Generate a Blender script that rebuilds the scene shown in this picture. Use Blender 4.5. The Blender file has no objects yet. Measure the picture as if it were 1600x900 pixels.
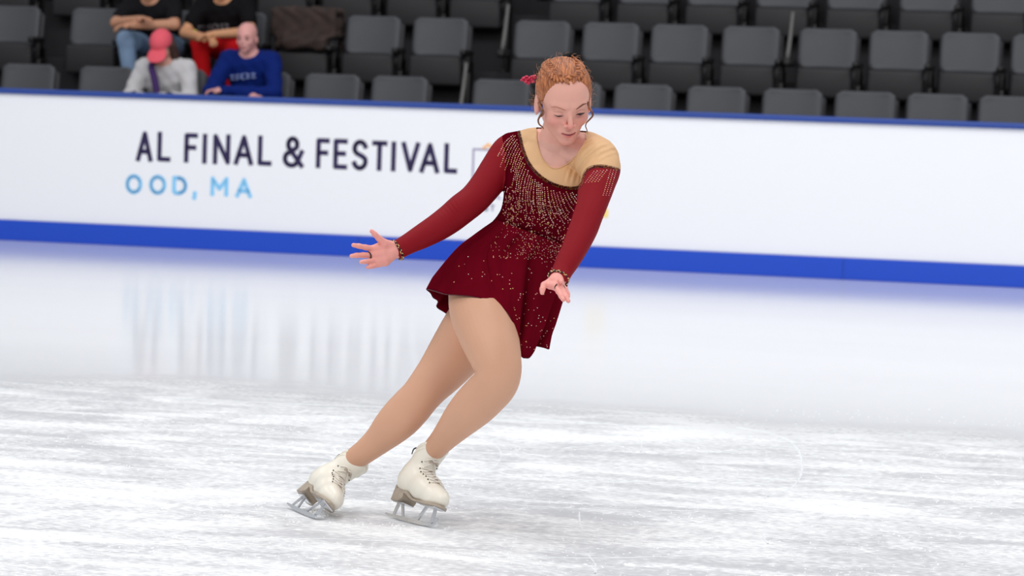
import bpy, bmesh, math, random
import numpy as np
from mathutils import Vector, Matrix
from mathutils.bvhtree import BVHTree

SC = bpy.context.scene
COL = SC.collection
random.seed(7); RNG = np.random.default_rng(11)

# ------------------------------------------------------------------ camera
FPX = 5400.0                       # focal length in pixels of the 1600 wide frame
CAM_H = 1.27
ROLL = math.atan(0.033)
PITCH = math.atan(320 / FPX * math.cos(ROLL))
_f = Vector((0, math.cos(PITCH), -math.sin(PITCH)))
_r0 = Vector((1, 0, 0)); _u0 = Vector((0, math.sin(PITCH), math.cos(PITCH)))
CR = _r0 * math.cos(ROLL) + _u0 * math.sin(ROLL)
CU = -_r0 * math.sin(ROLL) + _u0 * math.cos(ROLL)
CF = _f
CAM = Vector((0, 0, CAM_H))
cam_data = bpy.data.cameras.new('camera')
cam_data.sensor_width = 36.0
cam_data.lens = FPX / 1600 * 36.0
cam_data.clip_end = 500
cam_data.dof.use_dof = True
cam_data.dof.focus_distance = 9.85
cam_data.dof.aperture_fstop = 6.3
cam = bpy.data.objects.new('camera', cam_data)
m3 = Matrix((CR, CU, -CF)).transposed()
cam.matrix_world = Matrix.Translation(CAM) @ m3.to_4x4()
COL.objects.link(cam)
SC.camera = cam

# ------------------------------------------------------------------ colour management, world, lights
SC.view_settings.view_transform = 'Standard'
SC.view_settings.look = 'None'
SC.view_settings.gamma = 1.0
SC.view_settings.use_curve_mapping = False
SC.view_settings.exposure = 0.0
SC.cycles.use_denoising = True
world = bpy.data.worlds.new('arena_air'); SC.world = world
world.use_nodes = True
bg = world.node_tree.nodes['Background']
bg.inputs[0].default_value = (0.93, 0.96, 1.0, 1)
bg.inputs[1].default_value = 0.44

def lamp(name, loc, target, size, power, col=(1, 1, 1)):
    d = bpy.data.lights.new(name, 'AREA'); d.shape = 'RECTANGLE'
    d.size, d.size_y = size; d.energy = power; d.color = col
    o = bpy.data.objects.new(name, d); o.location = loc
    o.rotation_euler = (Vector(target) - Vector(loc)).to_track_quat('-Z', 'Y').to_euler()
    COL.objects.link(o); return o
# rows of arena ceiling lamps, plus a fill row for the boards
for i, x in enumerate((-7, 0, 7)):
    lamp('ceiling_and_fill_lamp', (x, 12, 9), (x, 12, 0), (2.0, 10.0), 330)
lamp('ceiling_and_fill_lamp', (-4, 2, 8), (0, 10, 0.8), (3, 3), 330, (1, .98, .95))
lamp('ceiling_and_fill_lamp', (5, 1, 8), (0, 10, 0.8), (3, 3), 220, (1, .98, .95))
for x in (-7, 0, 7):
    lamp('ceiling_and_fill_lamp', (x, 18.5, 7.0), (x, 24, .3), (5.0, 1.5), 118)  # fill added to brighten the boards and the ice before them

# ------------------------------------------------------------------ helpers
def P(px, py, d):
    """point at depth d on the line through photograph pixel (px, py)"""
    px, py, d = float(px), float(py), float(d)
    return CAM + d * (CF + CR * ((px - 800) / FPX) - CU * ((py - 450) / FPX))
def proj(p):
    v = Vector(p) - CAM; d = v.dot(CF)
    return 800 + FPX * v.dot(CR) / d, 450 - FPX * v.dot(CU) / d, d
CRn, CUn, CFn, CAMn = (np.array(v) for v in (CR, CU, CF, CAM))
def projn(A):
    v = A - CAMn; d = v @ CFn
    return np.stack([800 + FPX * (v @ CRn) / d, 450 - FPX * (v @ CUn) / d, d], 1)

def lin(c):
    return tuple(((x / 255) / 12.92 if x / 255 <= 0.04045 else ((x / 255 + .055) / 1.055) ** 2.4) for x in c)

def mat(name, rgb, rough=0.6, spec=0.5, metal=0.0, sheen=0.0, sss=0.0, bump=None, var=None, trans=None):
    m = bpy.data.materials.new(name); m.use_nodes = True
    nt = m.node_tree; b = nt.nodes['Principled BSDF']
    b.inputs['Base Color'].default_value = (*lin(rgb), 1)
    b.inputs['Roughness'].default_value = rough
    b.inputs['Specular IOR Level'].default_value = spec
    b.inputs['Metallic'].default_value = metal
    if sheen:
        b.inputs['Sheen Weight'].default_value = sheen
        b.inputs['Sheen Roughness'].default_value = .4
        b.inputs['Sheen Tint'].default_value = (*lin(rgb), 1)
    if sss:
        b.inputs['Subsurface Weight'].default_value = sss
        b.inputs['Subsurface Radius'].default_value = (.012, .004, .002)
        b.inputs['Subsurface Scale'].default_value = 1.0
    tc = nt.nodes.new('ShaderNodeTexCoord')
    if var:                      # (scale, amount, stretch)
        mp = nt.nodes.new('ShaderNodeMapping'); mp.inputs['Scale'].default_value = var[2] if len(var) > 2 else (1, 1, 1)
        nt.links.new(tc.outputs['Object'], mp.inputs[0])
        n = nt.nodes.new('ShaderNodeTexNoise'); n.inputs['Scale'].default_value = var[0]; n.inputs['Detail'].default_value = 5
        nt.links.new(mp.outputs[0], n.inputs[0])
        r = nt.nodes.new('ShaderNodeMapRange'); r.inputs[1].default_value = .3; r.inputs[2].default_value = .7
        r.inputs[3].default_value = 1 - var[1]; r.inputs[4].default_value = 1 + var[1]
        nt.links.new(n.outputs[0], r.inputs[0])
        x = nt.nodes.new('ShaderNodeVectorMath'); x.operation = 'SCALE'; x.inputs[0].default_value = lin(rgb)
        nt.links.new(r.outputs[0], x.inputs['Scale']); nt.links.new(x.outputs[0], b.inputs['Base Color'])
    if bump:                     # (scale, strength, distance, stretch)
        mp = nt.nodes.new('ShaderNodeMapping'); mp.inputs['Scale'].default_value = bump[3] if len(bump) > 3 else (1, 1, 1)
        nt.links.new(tc.outputs['Object'], mp.inputs[0])
        n = nt.nodes.new('ShaderNodeTexNoise'); n.inputs['Scale'].default_value = bump[0]; n.inputs['Detail'].default_value = 4
        nt.links.new(mp.outputs[0], n.inputs[0])
        bp = nt.nodes.new('ShaderNodeBump'); bp.inputs['Strength'].default_value = bump[1]; bp.inputs['Distance'].default_value = bump[2]
        nt.links.new(n.outputs[0], bp.inputs['Height']); nt.links.new(bp.outputs[0], b.inputs['Normal'])
    if trans is not None:        # sheer cloth: part of the light passes through
        b.inputs['Alpha'].default_value = trans
    return m

def obj(name, me, m=None, parent=None, smooth=True):
    if isinstance(me, bmesh.types.BMesh):
        bm = me; me = bpy.data.meshes.new(name); bm.to_mesh(me); bm.free()
    if smooth and len(me.polygons):
        me.polygons.foreach_set('use_smooth', [True] * len(me.polygons))
    me.name = name
    o = bpy.data.objects.new(name, me); COL.objects.link(o)
    if m:
        for q in (m if isinstance(m, (list, tuple)) else [m]): me.materials.append(q)
    if parent: o.parent = parent
    return o

def empty(name, loc=(0, 0, 0), rz=0):
    o = bpy.data.objects.new(name, None); COL.objects.link(o)
    o.location = loc; o.rotation_euler = (0, 0, rz); o.empty_display_size = .1
    return o

def tag(o, label=None, cat=None, group=None, kind=None):
    if label: o['label'] = label
    if cat: o['category'] = cat
    if group: o['group'] = group
    if kind: o['kind'] = kind
    return o

def pmesh(name, V, F):
    me = bpy.data.meshes.new(name); me.from_pydata([tuple(v) for v in V], [], [tuple(f) for f in F]); me.update(); return me

def box(bm, c, s, M=None, bev=0.0, seg=2):
    """box centred at c with full size s; M an optional 4x4"""
    r = bmesh.ops.create_cube(bm, size=1.0)
    vs = r['verts']
    bmesh.ops.scale(bm, vec=s, verts=vs); 
    if bev:
        es = list({e for v in vs for e in v.link_edges})
        g = bmesh.ops.bevel(bm, geom=es, offset=bev, segments=seg, affect='EDGES', profile=.5, clamp_overlap=True)
        vs = list({v for f in g['faces'] for v in f.verts} | {v for v in vs if v.is_valid})
    bmesh.ops.translate(bm, vec=c, verts=vs)
    if M is not None: bmesh.ops.transform(bm, matrix=M, verts=vs)
    return vs

def catmull(pts, n):
    """Catmull-Rom through rows of an array, n samples per segment"""
    A = np.array(pts, float); K = len(A)
    if K == 2:
        t = np.linspace(0, 1, n + 1)[:, None]; return A[0] * (1 - t) + A[1] * t
    B = np.vstack([2 * A[0] - A[1], A, 2 * A[-1] - A[-2]])
    out = []
    for i in range(K - 1):
        p0, p1, p2, p3 = B[i:i + 4]
        for k in range(n):
            t = k / n
            out.append(.5 * ((2 * p1) + (-p0 + p2) * t + (2 * p0 - 5 * p1 + 4 * p2 - p3) * t * t + (-p0 + 3 * p1 - 3 * p2 + p3) * t ** 3))
    out.append(A[-1]); return np.array(out)

def tube(pts, radii, n=8, sub=4, closed=False, name='tube'):
    """round tube along 3D points, parallel-transport frame; returns (V, F)"""
    A = np.hstack([np.array([tuple(p) for p in pts], float), np.array(radii, float)[:, None]])
    if sub > 1 and len(A) > 2: A = catmull(A, sub)
    C, R = A[:, :3], np.maximum(A[:, 3], 1e-5)
    K = len(C); V = []; F = []
    T = np.gradient(C, axis=0); T /= np.linalg.norm(T, axis=1)[:, None] + 1e-12
    a = np.array([0, 0, 1.]) if abs(T[0][2]) < .9 else np.array([1., 0, 0])
    s = np.cross(T[0], a); s /= np.linalg.norm(s)
    for i in range(K):
        s = s - T[i] * s.dot(T[i]); s /= np.linalg.norm(s); b = np.cross(T[i], s)
        for k in range(n):
            w = 2 * math.pi * k / n
            V.append(C[i] + R[i] * (math.cos(w) * s + math.sin(w) * b))
    for i in range(K - 1):
        for k in range(n):
            F.append((i * n + k, i * n + (k + 1) % n, (i + 1) * n + (k + 1) % n, (i + 1) * n + k))
    F.append(tuple(range(n))[::-1]); F.append(tuple((K - 1) * n + k for k in range(n)))
    return V, F

class MB:
    """collects several pieces of ONE part"""
    def __init__(s): s.V = []; s.F = []; s.M = []
    def add(s, VF, mi=0):
        V, F = VF; o = len(s.V); s.V += [tuple(v) for v in V]; s.F += [tuple(i + o for i in f) for f in F]; s.M += [mi] * len(F); return s
    def mesh(s, name='m'):
        me = pmesh(name, s.V, s.F)
        if any(s.M): me.polygons.foreach_set('material_index', s.M)
        return me

def limb(st, n=36, sub=5, grow=0.0, off=(0, 0)):
    """solid of elliptic sections. station = (px, py, depth, half width in px, depth/width ratio).
    grow adds metres to every radius"""
    A = np.array(st, float)
    W = np.array([list(P(a[0], a[1], a[2])) + [a[3] * a[2] / FPX + grow, a[4]] for a in A])
    W = catmull(W, sub)
    C = W[:, :3]; T = np.gradient(C, axis=0); T /= np.linalg.norm(T, axis=1)[:, None]
    V = []; F = []; K = len(W)
    def ring(c, t, r, q):
        v = c - CAMn; v /= np.linalg.norm(v)
        s = np.cross(t, v); s /= np.linalg.norm(s); dd = np.cross(s, t)
        for k in range(n):
            w = 2 * math.pi * k / n
            V.append(c + s * r * math.cos(w) + dd * r * q * math.sin(w))
    L = []
    r0, r1 = W[0][3] * min(1, W[0][4]), W[-1][3] * min(1, W[-1][4])
    for a in (.25, .6, .9): L.append((C[0] - T[0] * r0 * math.cos(a * math.pi / 2), T[0], W[0][3] * math.sin(a * math.pi / 2), W[0][4]))
    for i in range(K): L.append((C[i], T[i], W[i][3], W[i][4]))
    for a in (.9, .6, .25): L.append((C[-1] + T[-1] * r1 * math.cos(a * math.pi / 2), T[-1], W[-1][3] * math.sin(a * math.pi / 2), W[-1][4]))
    for q in L: ring(*q)
    K = len(L)
    for i in range(K - 1):
        for k in range(n):
            F.append((i * n + k, i * n + (k + 1) % n, (i + 1) * n + (k + 1) % n, (i + 1) * n + k))
    F.append(tuple(range(n))[::-1]); F.append(tuple((K - 1) * n + k for k in range(n)))
    return V, F

def ball(c, r, n=20):
    """ellipsoid; r scalar or (rx, ry, rz) in world axes"""
    r = np.ones(3) * np.array(r); V = []; F = []; m = n // 2
    for i in range(1, m):
        a = math.pi * i / m
        for k in range(n):
            w = 2 * math.pi * k / n
            V.append(np.array(c) + r * np.array([math.sin(a) * math.cos(w), math.sin(a) * math.sin(w), math.cos(a)]))
    for i in range(m - 2):
        for k in range(n): F.append((i * n + k, (i + 1) * n + k, (i + 1) * n + (k + 1) % n, i * n + (k + 1) % n))
    a = len(V); V.append(np.array(c) + r * np.array([0, 0, 1.])); V.append(np.array(c) - r * np.array([0, 0, 1.]))
    for k in range(n):
        F.append((a, k, (k + 1) % n)); F.append((a + 1, (m - 2) * n + (k + 1) % n, (m - 2) * n + k))
    return V, F

def remesh(pieces, voxel, smooth=4, fac=.5, name='r'):
    """union of overlapping solids as one smooth closed skin"""
    mb = MB()
    for p in pieces: mb.add(p)
    o = bpy.data.objects.new('tmp', mb.mesh('tmp')); COL.objects.link(o)
    # consistent outward faces
    bm = bmesh.new(); bm.from_mesh(o.data); bmesh.ops.recalc_face_normals(bm, faces=bm.faces[:]); bm.to_mesh(o.data); bm.free()
    r = o.modifiers.new('r', 'REMESH'); r.mode = 'VOXEL'; r.voxel_size = voxel
    if smooth:
        s = o.modifiers.new('s', 'SMOOTH'); s.iterations = smooth; s.factor = fac
    dg = bpy.context.evaluated_depsgraph_get()
    me = bpy.data.meshes.new_from_object(o.evaluated_get(dg))
    old = o.data; bpy.data.objects.remove(o); bpy.data.meshes.remove(old)
    me.name = name; return me

def mesh_np(me):
    V = np.empty(len(me.vertices) * 3); me.vertices.foreach_get('co', V); V = V.reshape(-1, 3)
    F = np.array([tuple(p.vertices) for p in me.polygons], dtype=object)
    return V, F

def vf(me): 
    V, F = mesh_np(me); return list(V), [tuple(f) for f in F]

# ------------------------------------------------------------------ implicit solids and surface nets
def smin(a, b, k):
    h = np.clip(.5 + .5 * (b - a) / k, 0, 1); return b * (1 - h) + a * h - k * h * (1 - h)
def smax(a, b, k): return -smin(-a, -b, k)
def s_cone(X, a, b, ra, rb):
    a = np.array(a, float); b = np.array(b, float); ab = b - a
    t = np.clip(((X - a) @ ab) / (ab @ ab + 1e-12), 0, 1)
    return np.linalg.norm(X - (a + t[..., None] * ab), axis=-1) - (ra + t * (rb - ra))
def s_ell(X, c, r):
    q = (X - np.array(c, float)) / np.array(r, float)
    k0 = np.linalg.norm(q, axis=-1); k1 = np.linalg.norm(q / np.array(r, float), axis=-1)
    return k0 * (k0 - 1) / np.maximum(k1, 1e-9)
def s_box(X, c, h, r):
    q = np.abs(X - np.array(c, float)) - (np.array(h, float) - r)
    return np.linalg.norm(np.maximum(q, 0), axis=-1) + np.minimum(q.max(-1), 0) - r

def nets(f, lo, hi, h):
    """surface nets of f = 0 over a box, cell size h; returns (V, F)"""
    lo = np.array(lo, float); N = np.ceil((np.array(hi) - lo) / h).astype(int) + 1
    ax = [lo[i] + h * np.arange(N[i]) for i in range(3)]
    D = np.empty(N)
    for i in range(N[0]):
        Y, Z = np.meshgrid(ax[1], ax[2], indexing='ij')
        D[i] = f(np.stack([np.full_like(Y, ax[0][i]), Y, Z], -1))
    S = D < 0
    acc = np.zeros((*(N - 1), 3)); cnt = np.zeros(N - 1)
    corner = lambda A, i, j, k: A[i:N[0] - 1 + i, j:N[1] - 1 + j, k:N[2] - 1 + k]
    for axis in range(3):
        o = [(a, b) for a in (0, 1) for b in (0, 1)]
        for a, b in o:
            p = [0, 0, 0]; oth = [q for q in range(3) if q != axis]; p[oth[0]] = a; p[oth[1]] = b
            q = list(p); q[axis] = 1
            d0, d1 = corner(D, *p), corner(D, *q); x = (d0 < 0) != (d1 < 0)
            t = np.where(x, d0 / np.where(x, d0 - d1, 1), 0)
            w = np.zeros((*x.shape, 3)); w[..., oth[0]] = a; w[..., oth[1]] = b; w[..., axis] = t
            acc += w * x[..., None]; cnt += x
    act = cnt > 0; idx = -np.ones(N - 1, int); idx[act] = np.arange(act.sum())
    I = np.argwhere(act); V = lo + h * (I + acc[act] / cnt[act][:, None])
    Fs = []
    for axis in range(3):
        b_, c_ = (axis + 1) % 3, (axis + 2) % 3
        sl0 = [slice(1, N[q] - 1) for q in range(3)]; sl0[axis] = slice(0, N[axis] - 1)
        sl1 = list(sl0); sl1[axis] = slice(1, N[axis])
        x = S[tuple(sl0)] != S[tuple(sl1)]; s0 = S[tuple(sl0)]
        J = np.argwhere(x); inside = s0[x]
        for q in range(3):
            if q != axis: J[:, q] += 1
        eb = np.zeros(3, int); eb[b_] = 1; ec = np.zeros(3, int); ec[c_] = 1
        g = lambda A: idx[A[:, 0], A[:, 1], A[:, 2]]
        quad = np.stack([g(J - eb - ec), g(J - ec), g(J), g(J - eb)], 1)
        quad[~inside] = quad[~inside][:, ::-1]
        Fs.append(quad)
    F = np.vstack(Fs); F = F[(F >= 0).all(1)]
    return V, F

def xform(V, M):
    V = np.asarray(V, float); M = np.array(M); return V @ M[:3, :3].T + M[:3, 3]
# ------------------------------------------------------------------ the stand frame: u along the boards, w away from the rink
TH = math.radians(15.0)
SUu = Vector((math.cos(TH), -math.sin(TH), 0)); SUw = Vector((math.sin(TH), math.cos(TH), 0))
SO = Vector((0, 24.3, 0))
def stand(u, w, z): return SO + SUu * u + SUw * w + Vector((0, 0, z))
def SU(px, py, w=0.0):
    d = CF + CR * ((px - 800) / FPX) - CU * ((py - 450) / FPX)
    t = ((SO + SUw * w) - CAM).dot(SUw) / d.dot(SUw); q = CAM + d * t - SO
    return q.dot(SUu), q.z
ST = Matrix.Translation(SO) @ Matrix.Rotation(-TH, 4, 'Z')

# ------------------------------------------------------------------ ice
def ice_material():
    m = bpy.data.materials.new('ice'); m.use_nodes = True; nt = m.node_tree; b = nt.nodes['Principled BSDF']
    N = nt.nodes.new; L = nt.links.new
    tc = N('ShaderNodeTexCoord')
    def noise(scale, stretch, detail=5, rot=0.0, dist=0.0):
        mp = N('ShaderNodeMapping'); mp.inputs['Scale'].default_value = stretch; mp.inputs['Rotation'].default_value = (0, 0, rot)
        L(tc.outputs['Object'], mp.inputs[0])
        n = N('ShaderNodeTexNoise'); n.inputs['Scale'].default_value = scale; n.inputs['Detail'].default_value = detail
        n.inputs['Distortion'].default_value = dist
        L(mp.outputs[0], n.inputs[0]); return n.outputs[0]
    def rng(s, a, c, d=0.0, e=1.0):
        r = N('ShaderNodeMapRange'); r.inputs[1].default_value = a; r.inputs[2].default_value = c
        r.inputs[3].default_value = d; r.inputs[4].default_value = e; L(s, r.inputs[0]); return r.outputs[0]
    def mth(op, a, c):
        x = N('ShaderNodeMath'); x.operation = op
        for i, q in enumerate((a, c)):
            if isinstance(q, (int, float)): x.inputs[i].default_value = q
            else: L(q, x.inputs[i])
        return x.outputs[0]
    # worn strip near the skater against the fresh ice towards the boards
    sep = N('ShaderNodeSeparateXYZ'); L(tc.outputs['Object'], sep.inputs[0])
    edge = mth('ADD', sep.outputs[1], mth('MULTIPLY', noise(.5, (1, .35, 1), 4), 3.0))
    worn = rng(edge, -9.6, -8.6, 1.0, 0.0)          # local y is the distance in front of the boards
    big = noise(.9, (.45, .9, 1), 7, .05, 1.2)
    fine = noise(6.0, (.45, .9, 1), 8, -.08, 1.0)
    grit = noise(60.0, (.6, 1.2, 1), 4)
    lines = noise(3.0, (.25, 5.0, 1), 6, .10, .5)
    lines2 = noise(4.0, (.25, 4.0, 1), 6, -.32, .5)
    snow = mth('ADD', mth('MULTIPLY', big, .5), mth('MULTIPLY', fine, .5))
    snow = mth('ADD', mth('MULTIPLY', snow, .84), mth('MULTIPLY', mth('ADD', lines, lines2), .09))
    snow = rng(mth('ADD', snow, mth('MULTIPLY', mth('SUBTRACT', grit, .5), .55)), .43, .60)
    snow_w = mth('MULTIPLY', snow, worn)
    col = N('ShaderNodeMix'); col.data_type = 'RGBA'
    col.inputs[6].default_value = (*lin((205, 206, 210)), 1); col.inputs[7].default_value = (*lin((246, 247, 248)), 1)
    fresh = rng(noise(.8, (.2, 1.0, 1), 3), .3, .7, .70, .82)
    fac = mth('ADD', mth('MULTIPLY', fresh, mth('SUBTRACT', 1.0, worn)), snow_w)
    L(fac, col.inputs[0]); L(col.outputs[2], b.inputs['Base Color'])
    rough = mth('ADD', .12, mth('MULTIPLY', worn, mth('ADD', .22, mth('MULTIPLY', snow, .3))))
    L(rough, b.inputs['Roughness'])
    b.inputs['IOR'].default_value = 1.42
    L(rng(worn, 0, 1, .85, .25), b.inputs['Specular IOR Level'])
    bp = N('ShaderNodeBump'); bp.inputs['Distance'].default_value = .004
    L(mth('MULTIPLY', worn, .22), bp.inputs['Strength'])
    L(mth('ADD', fine, mth('MULTIPLY', grit, .6)), bp.inputs['Height']); L(bp.outputs[0], b.inputs['Normal'])
    return m
bm = bmesh.new()
vs = [bm.verts.new(v) for v in ((-26, -27, 0), (26, -27, 0), (26, .05, 0), (-26, .05, 0))]
bm.faces.new(vs)
floor = obj('floor', bm, ice_material(), smooth=False); floor.matrix_world = ST
tag(floor, 'white skating rink ice with worn snowy streaks and skate marks', kind='structure')

# ------------------------------------------------------------------ rink board
M_white = mat('board_white', (245, 246, 251), rough=.35, spec=.4)
M_kick = mat('kick_blue', (14, 72, 196), rough=.4)
M_rail = mat('rail_blue', (30, 66, 150), rough=.45)
M_navy = mat('print_navy', (40, 28, 78), rough=.5)
M_sky = mat('print_light_blue', (140, 208, 250), rough=.5)
M_org = mat('print_orange', (250, 190, 130), rough=.5)
M_yel = mat('print_yellow', (252, 222, 130), rough=.5)
M_lil = mat('print_grey_lilac', (150, 142, 176), rough=.5)
board = empty('rink_board'); board.matrix_world = ST
tag(board, 'long white rink board with printed lettering, blue top rail and blue kick strip', 'rink board')
HB = 1.075
bm = bmesh.new(); box(bm, (0, .04, (HB + .15) / 2), (52, .08, HB - .15), bev=.004); obj('board_panel', bm, M_white, board, False)
bm = bmesh.new(); box(bm, (0, .035, .075), (52, .11, .15), bev=.006); obj('kick_strip', bm, M_kick, board, False)
bm = bmesh.new(); box(bm, (0, .05, HB + .018), (52, .16, .04), bev=.012); obj('top_rail', bm, M_rail, board, False)
for px in (-60, 560, 1318):
    u, z = SU(px, 420); bm = bmesh.new(); box(bm, (u, -.0205, .075), (.006, .002, .146)); obj('seam', bm, mat('seam', (16, 55, 150)), board, False)

def ribbon(pts, t, closed=False, y=-.003):
    """flat stroke of width t through 2D points, round joins, as one thin raised print"""
    V = []; F = []
    P2 = [Vector(p) for p in pts]
    if not closed and (P2[0] - P2[-1]).length > 1e-4:
        P2[0] = P2[0] + (P2[0] - P2[1]).normalized() * t * .48; P2[-1] = P2[-1] + (P2[-1] - P2[-2]).normalized() * t * .48
    if closed: P2.append(P2[0])
    for a, b_ in zip(P2, P2[1:]):
        d = (b_ - a).normalized() if (b_ - a).length > 1e-9 else Vector((1, 0)); n = Vector((-d.y, d.x)) * t / 2
        o = len(V)
        for q in (a - n, b_ - n, b_ + n, a + n): V.append((q.x, y, q.y))
        for q in (a - n, b_ - n, b_ + n, a + n): V.append((q.x, 0.001, q.y))
        F += [(o, o + 1, o + 2, o + 3), (o + 7, o + 6, o + 5, o + 4)] + [(o + i, o + 4 + i, o + 4 + (i + 1) % 4, o + (i + 1) % 4) for i in range(4)]
    inner = P2[1:-1] + ([P2[0]] if closed else [])
    for q in inner:
        o = len(V)
        for k in range(12): V.append((q.x + t / 2 * math.cos(k * math.pi / 6), y - .0002, q.y + t / 2 * math.sin(k * math.pi / 6)))
        F.append(tuple(range(o, o + 12)))
    return V, F
def arc(cx, cy, rx, ry, a0, a1, n=14):
    return [(cx + rx * math.cos(math.radians(a0 + (a1 - a0) * i / n)), cy + ry * math.sin(math.radians(a0 + (a1 - a0) * i / n))) for i in range(n + 1)]
GL = {  # strokes in a unit box, (open strokes)
    'A': [[(0, 0), (.5, 1), (1, 0)], [(.17, .3), (.83, .3)]],
    'L': [[(0, 1), (0, 0), (1, 0)]], 'F': [[(0, 0), (0, 1), (1, 1)], [(0, .52), (.85, .52)]], 'I': [[(.5, 0), (.5, 1)]],
    'N': [[(0, 0), (0, 1), (1, 0), (1, 1)]], 'E': [[(1, 0), (0, 0), (0, 1), (1, 1)], [(0, .52), (.85, .52)]],
    'T': [[(0, 1), (1, 1)], [(.5, 1), (.5, 0)]], 'V': [[(0, 1), (.5, 0), (1, 1)]],
    'S': [arc(.5, .75, .48, .25, 20, 200, 10) + arc(.52, .76, .5, .25, 200, 235, 4) + [(.7, .46)] + arc(.5, .26, .5, .26, 25, -160, 12)],
    'M': [[(0, 0), (0, 1), (.5, .35), (1, 1), (1, 0)]],
    'O': [arc(.5, .5, .5, .5, 0, 360, 24)], 'D': [[(0, 0), (0, 1), (.4, 1)] + arc(.4, .5, .6, .5, 90, -90, 14) + [(0, 0)]],
    ',': [[(.7, 1), (.7, .6), (.3, 0)]],
    '&': [[(1, 0), (.2, .68)] + arc(.45, .78, .27, .22, 205, -35, 14) + [(.2, .45)] + arc(.40, .25, .40, .26, 130, 330, 12) + [(1, .5)]],
}
def glyph(mb, ch, x0, x1, yt, yb, t):
    xm = (x0 + x1) / 2; ym = (yt + yb) / 2
    ua, ub = SU(x0, ym)[0], SU(x1, ym)[0]; zt, zb = SU(xm, yt)[1], SU(xm, yb)[1]
    for s in GL[ch]:
        mb.add(ribbon([(ua + t / 2 + (ub - ua - t) * p[0], zb + t / 2 + (zt - zb - t) * p[1]) for p in s], t))
mb = MB()
for ch, a, b_, t0, t1 in (('A', 213, 239, 205, 252.5), ('L', 246, 267, 206, 252.5), ('F', 288, 309, 208, 254.5), ('I', 309, 331, 209, 256), ('N', 333, 360, 209.5, 257),
                          ('A', 366, 396, 211, 258), ('L', 403, 425, 212, 259), ('&', 442, 475, 213, 262), ('F', 494, 515, 216, 263), ('E', 521, 543, 217, 264.5),
                          ('S', 550, 575, 218, 266.5), ('T', 581, 605, 220, 267), ('I', 604, 626, 221, 268), ('V', 627, 656, 222, 269), ('A', 656, 687, 223, 270.5), ('L', 694, 715, 224, 271)):
    glyph(mb, ch, a, b_, t0, t1, .034)
tag(obj('lettering', mb.mesh(), M_navy, board, False), 'large navy lettering')
mb = MB()
for ch, a, b_, t0, t1 in (('O', 196, 222.5, 272, 303.5), ('O', 233, 260, 273, 304.5), ('D', 269, 293, 275, 305), (',', 300, 308, 299, 312), ('M', 329, 357, 276, 306.5), ('A', 368, 394, 278, 309)):
    glyph(mb, ch, a, b_, t0, t1, .030)
tag(obj('lettering', mb.mesh(), M_sky, board, False), 'smaller light blue lettering')
# printed emblem behind the skater: thin square outline, orange and yellow marks, small print
def SP(px, py): return SU(px, py)
mb = MB(); mb.add(ribbon([SP(738, 300), SP(740, 233), SP(768, 234.5)], .012)); obj('emblem_outline', mb.mesh(), M_lil, board, False)
mb = MB(); mb.add(ribbon([SP(756, 231), SP(763, 226), SP(771, 232)], .02)); tag(obj('emblem_mark', mb.mesh(), M_org, board, False), 'orange mark')
mb = MB(); mb.add(ribbon([SP(926, 331), SP(944, 333)], .06)); tag(obj('emblem_mark', mb.mesh(), M_yel, board, False), 'yellow mark')
mb = MB()
for ch, a, b_ in (('E', 745, 752), ('S', 756, 763), ('T', 766, 773)): glyph(mb, ch, a, b_, 320, 330, .010)
for ch, a, b_ in (('A', 767, 774), ('L', 777, 783)): glyph(mb, ch, a, b_, 303, 311, .008)
tag(obj('lettering', mb.mesh(), M_lil, board, False), 'small grey print of the emblem')

# ------------------------------------------------------------------ stand steps and seats
M_step = mat('step_dark', (34, 33, 37), rough=.8, var=(3, .1))
ROWS = [(1.30, .43), (2.10, .89), (2.90, 1.35)]        # (w of the backrests, tread height)
for i, (w, z) in enumerate(ROWS + [(3.7, 1.81)]):
    bm = bmesh.new(); box(bm, (0, w - .33, z - .25), (56, .80, .5), bev=.008)
    o = obj('step', bm, M_step, None, False); o.matrix_world = ST
    tag(o, 'dark concrete tread under the %s seat row' % ('first', 'second', 'third', 'fourth')[i], kind='structure')
bm = bmesh.new(); box(bm, (0, .5, .05), (56, .8, .1)); o = obj('walkway', bm, M_step, None, False); o.matrix_world = ST
tag(o, 'dark walkway behind the rink board', kind='structure')

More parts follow.
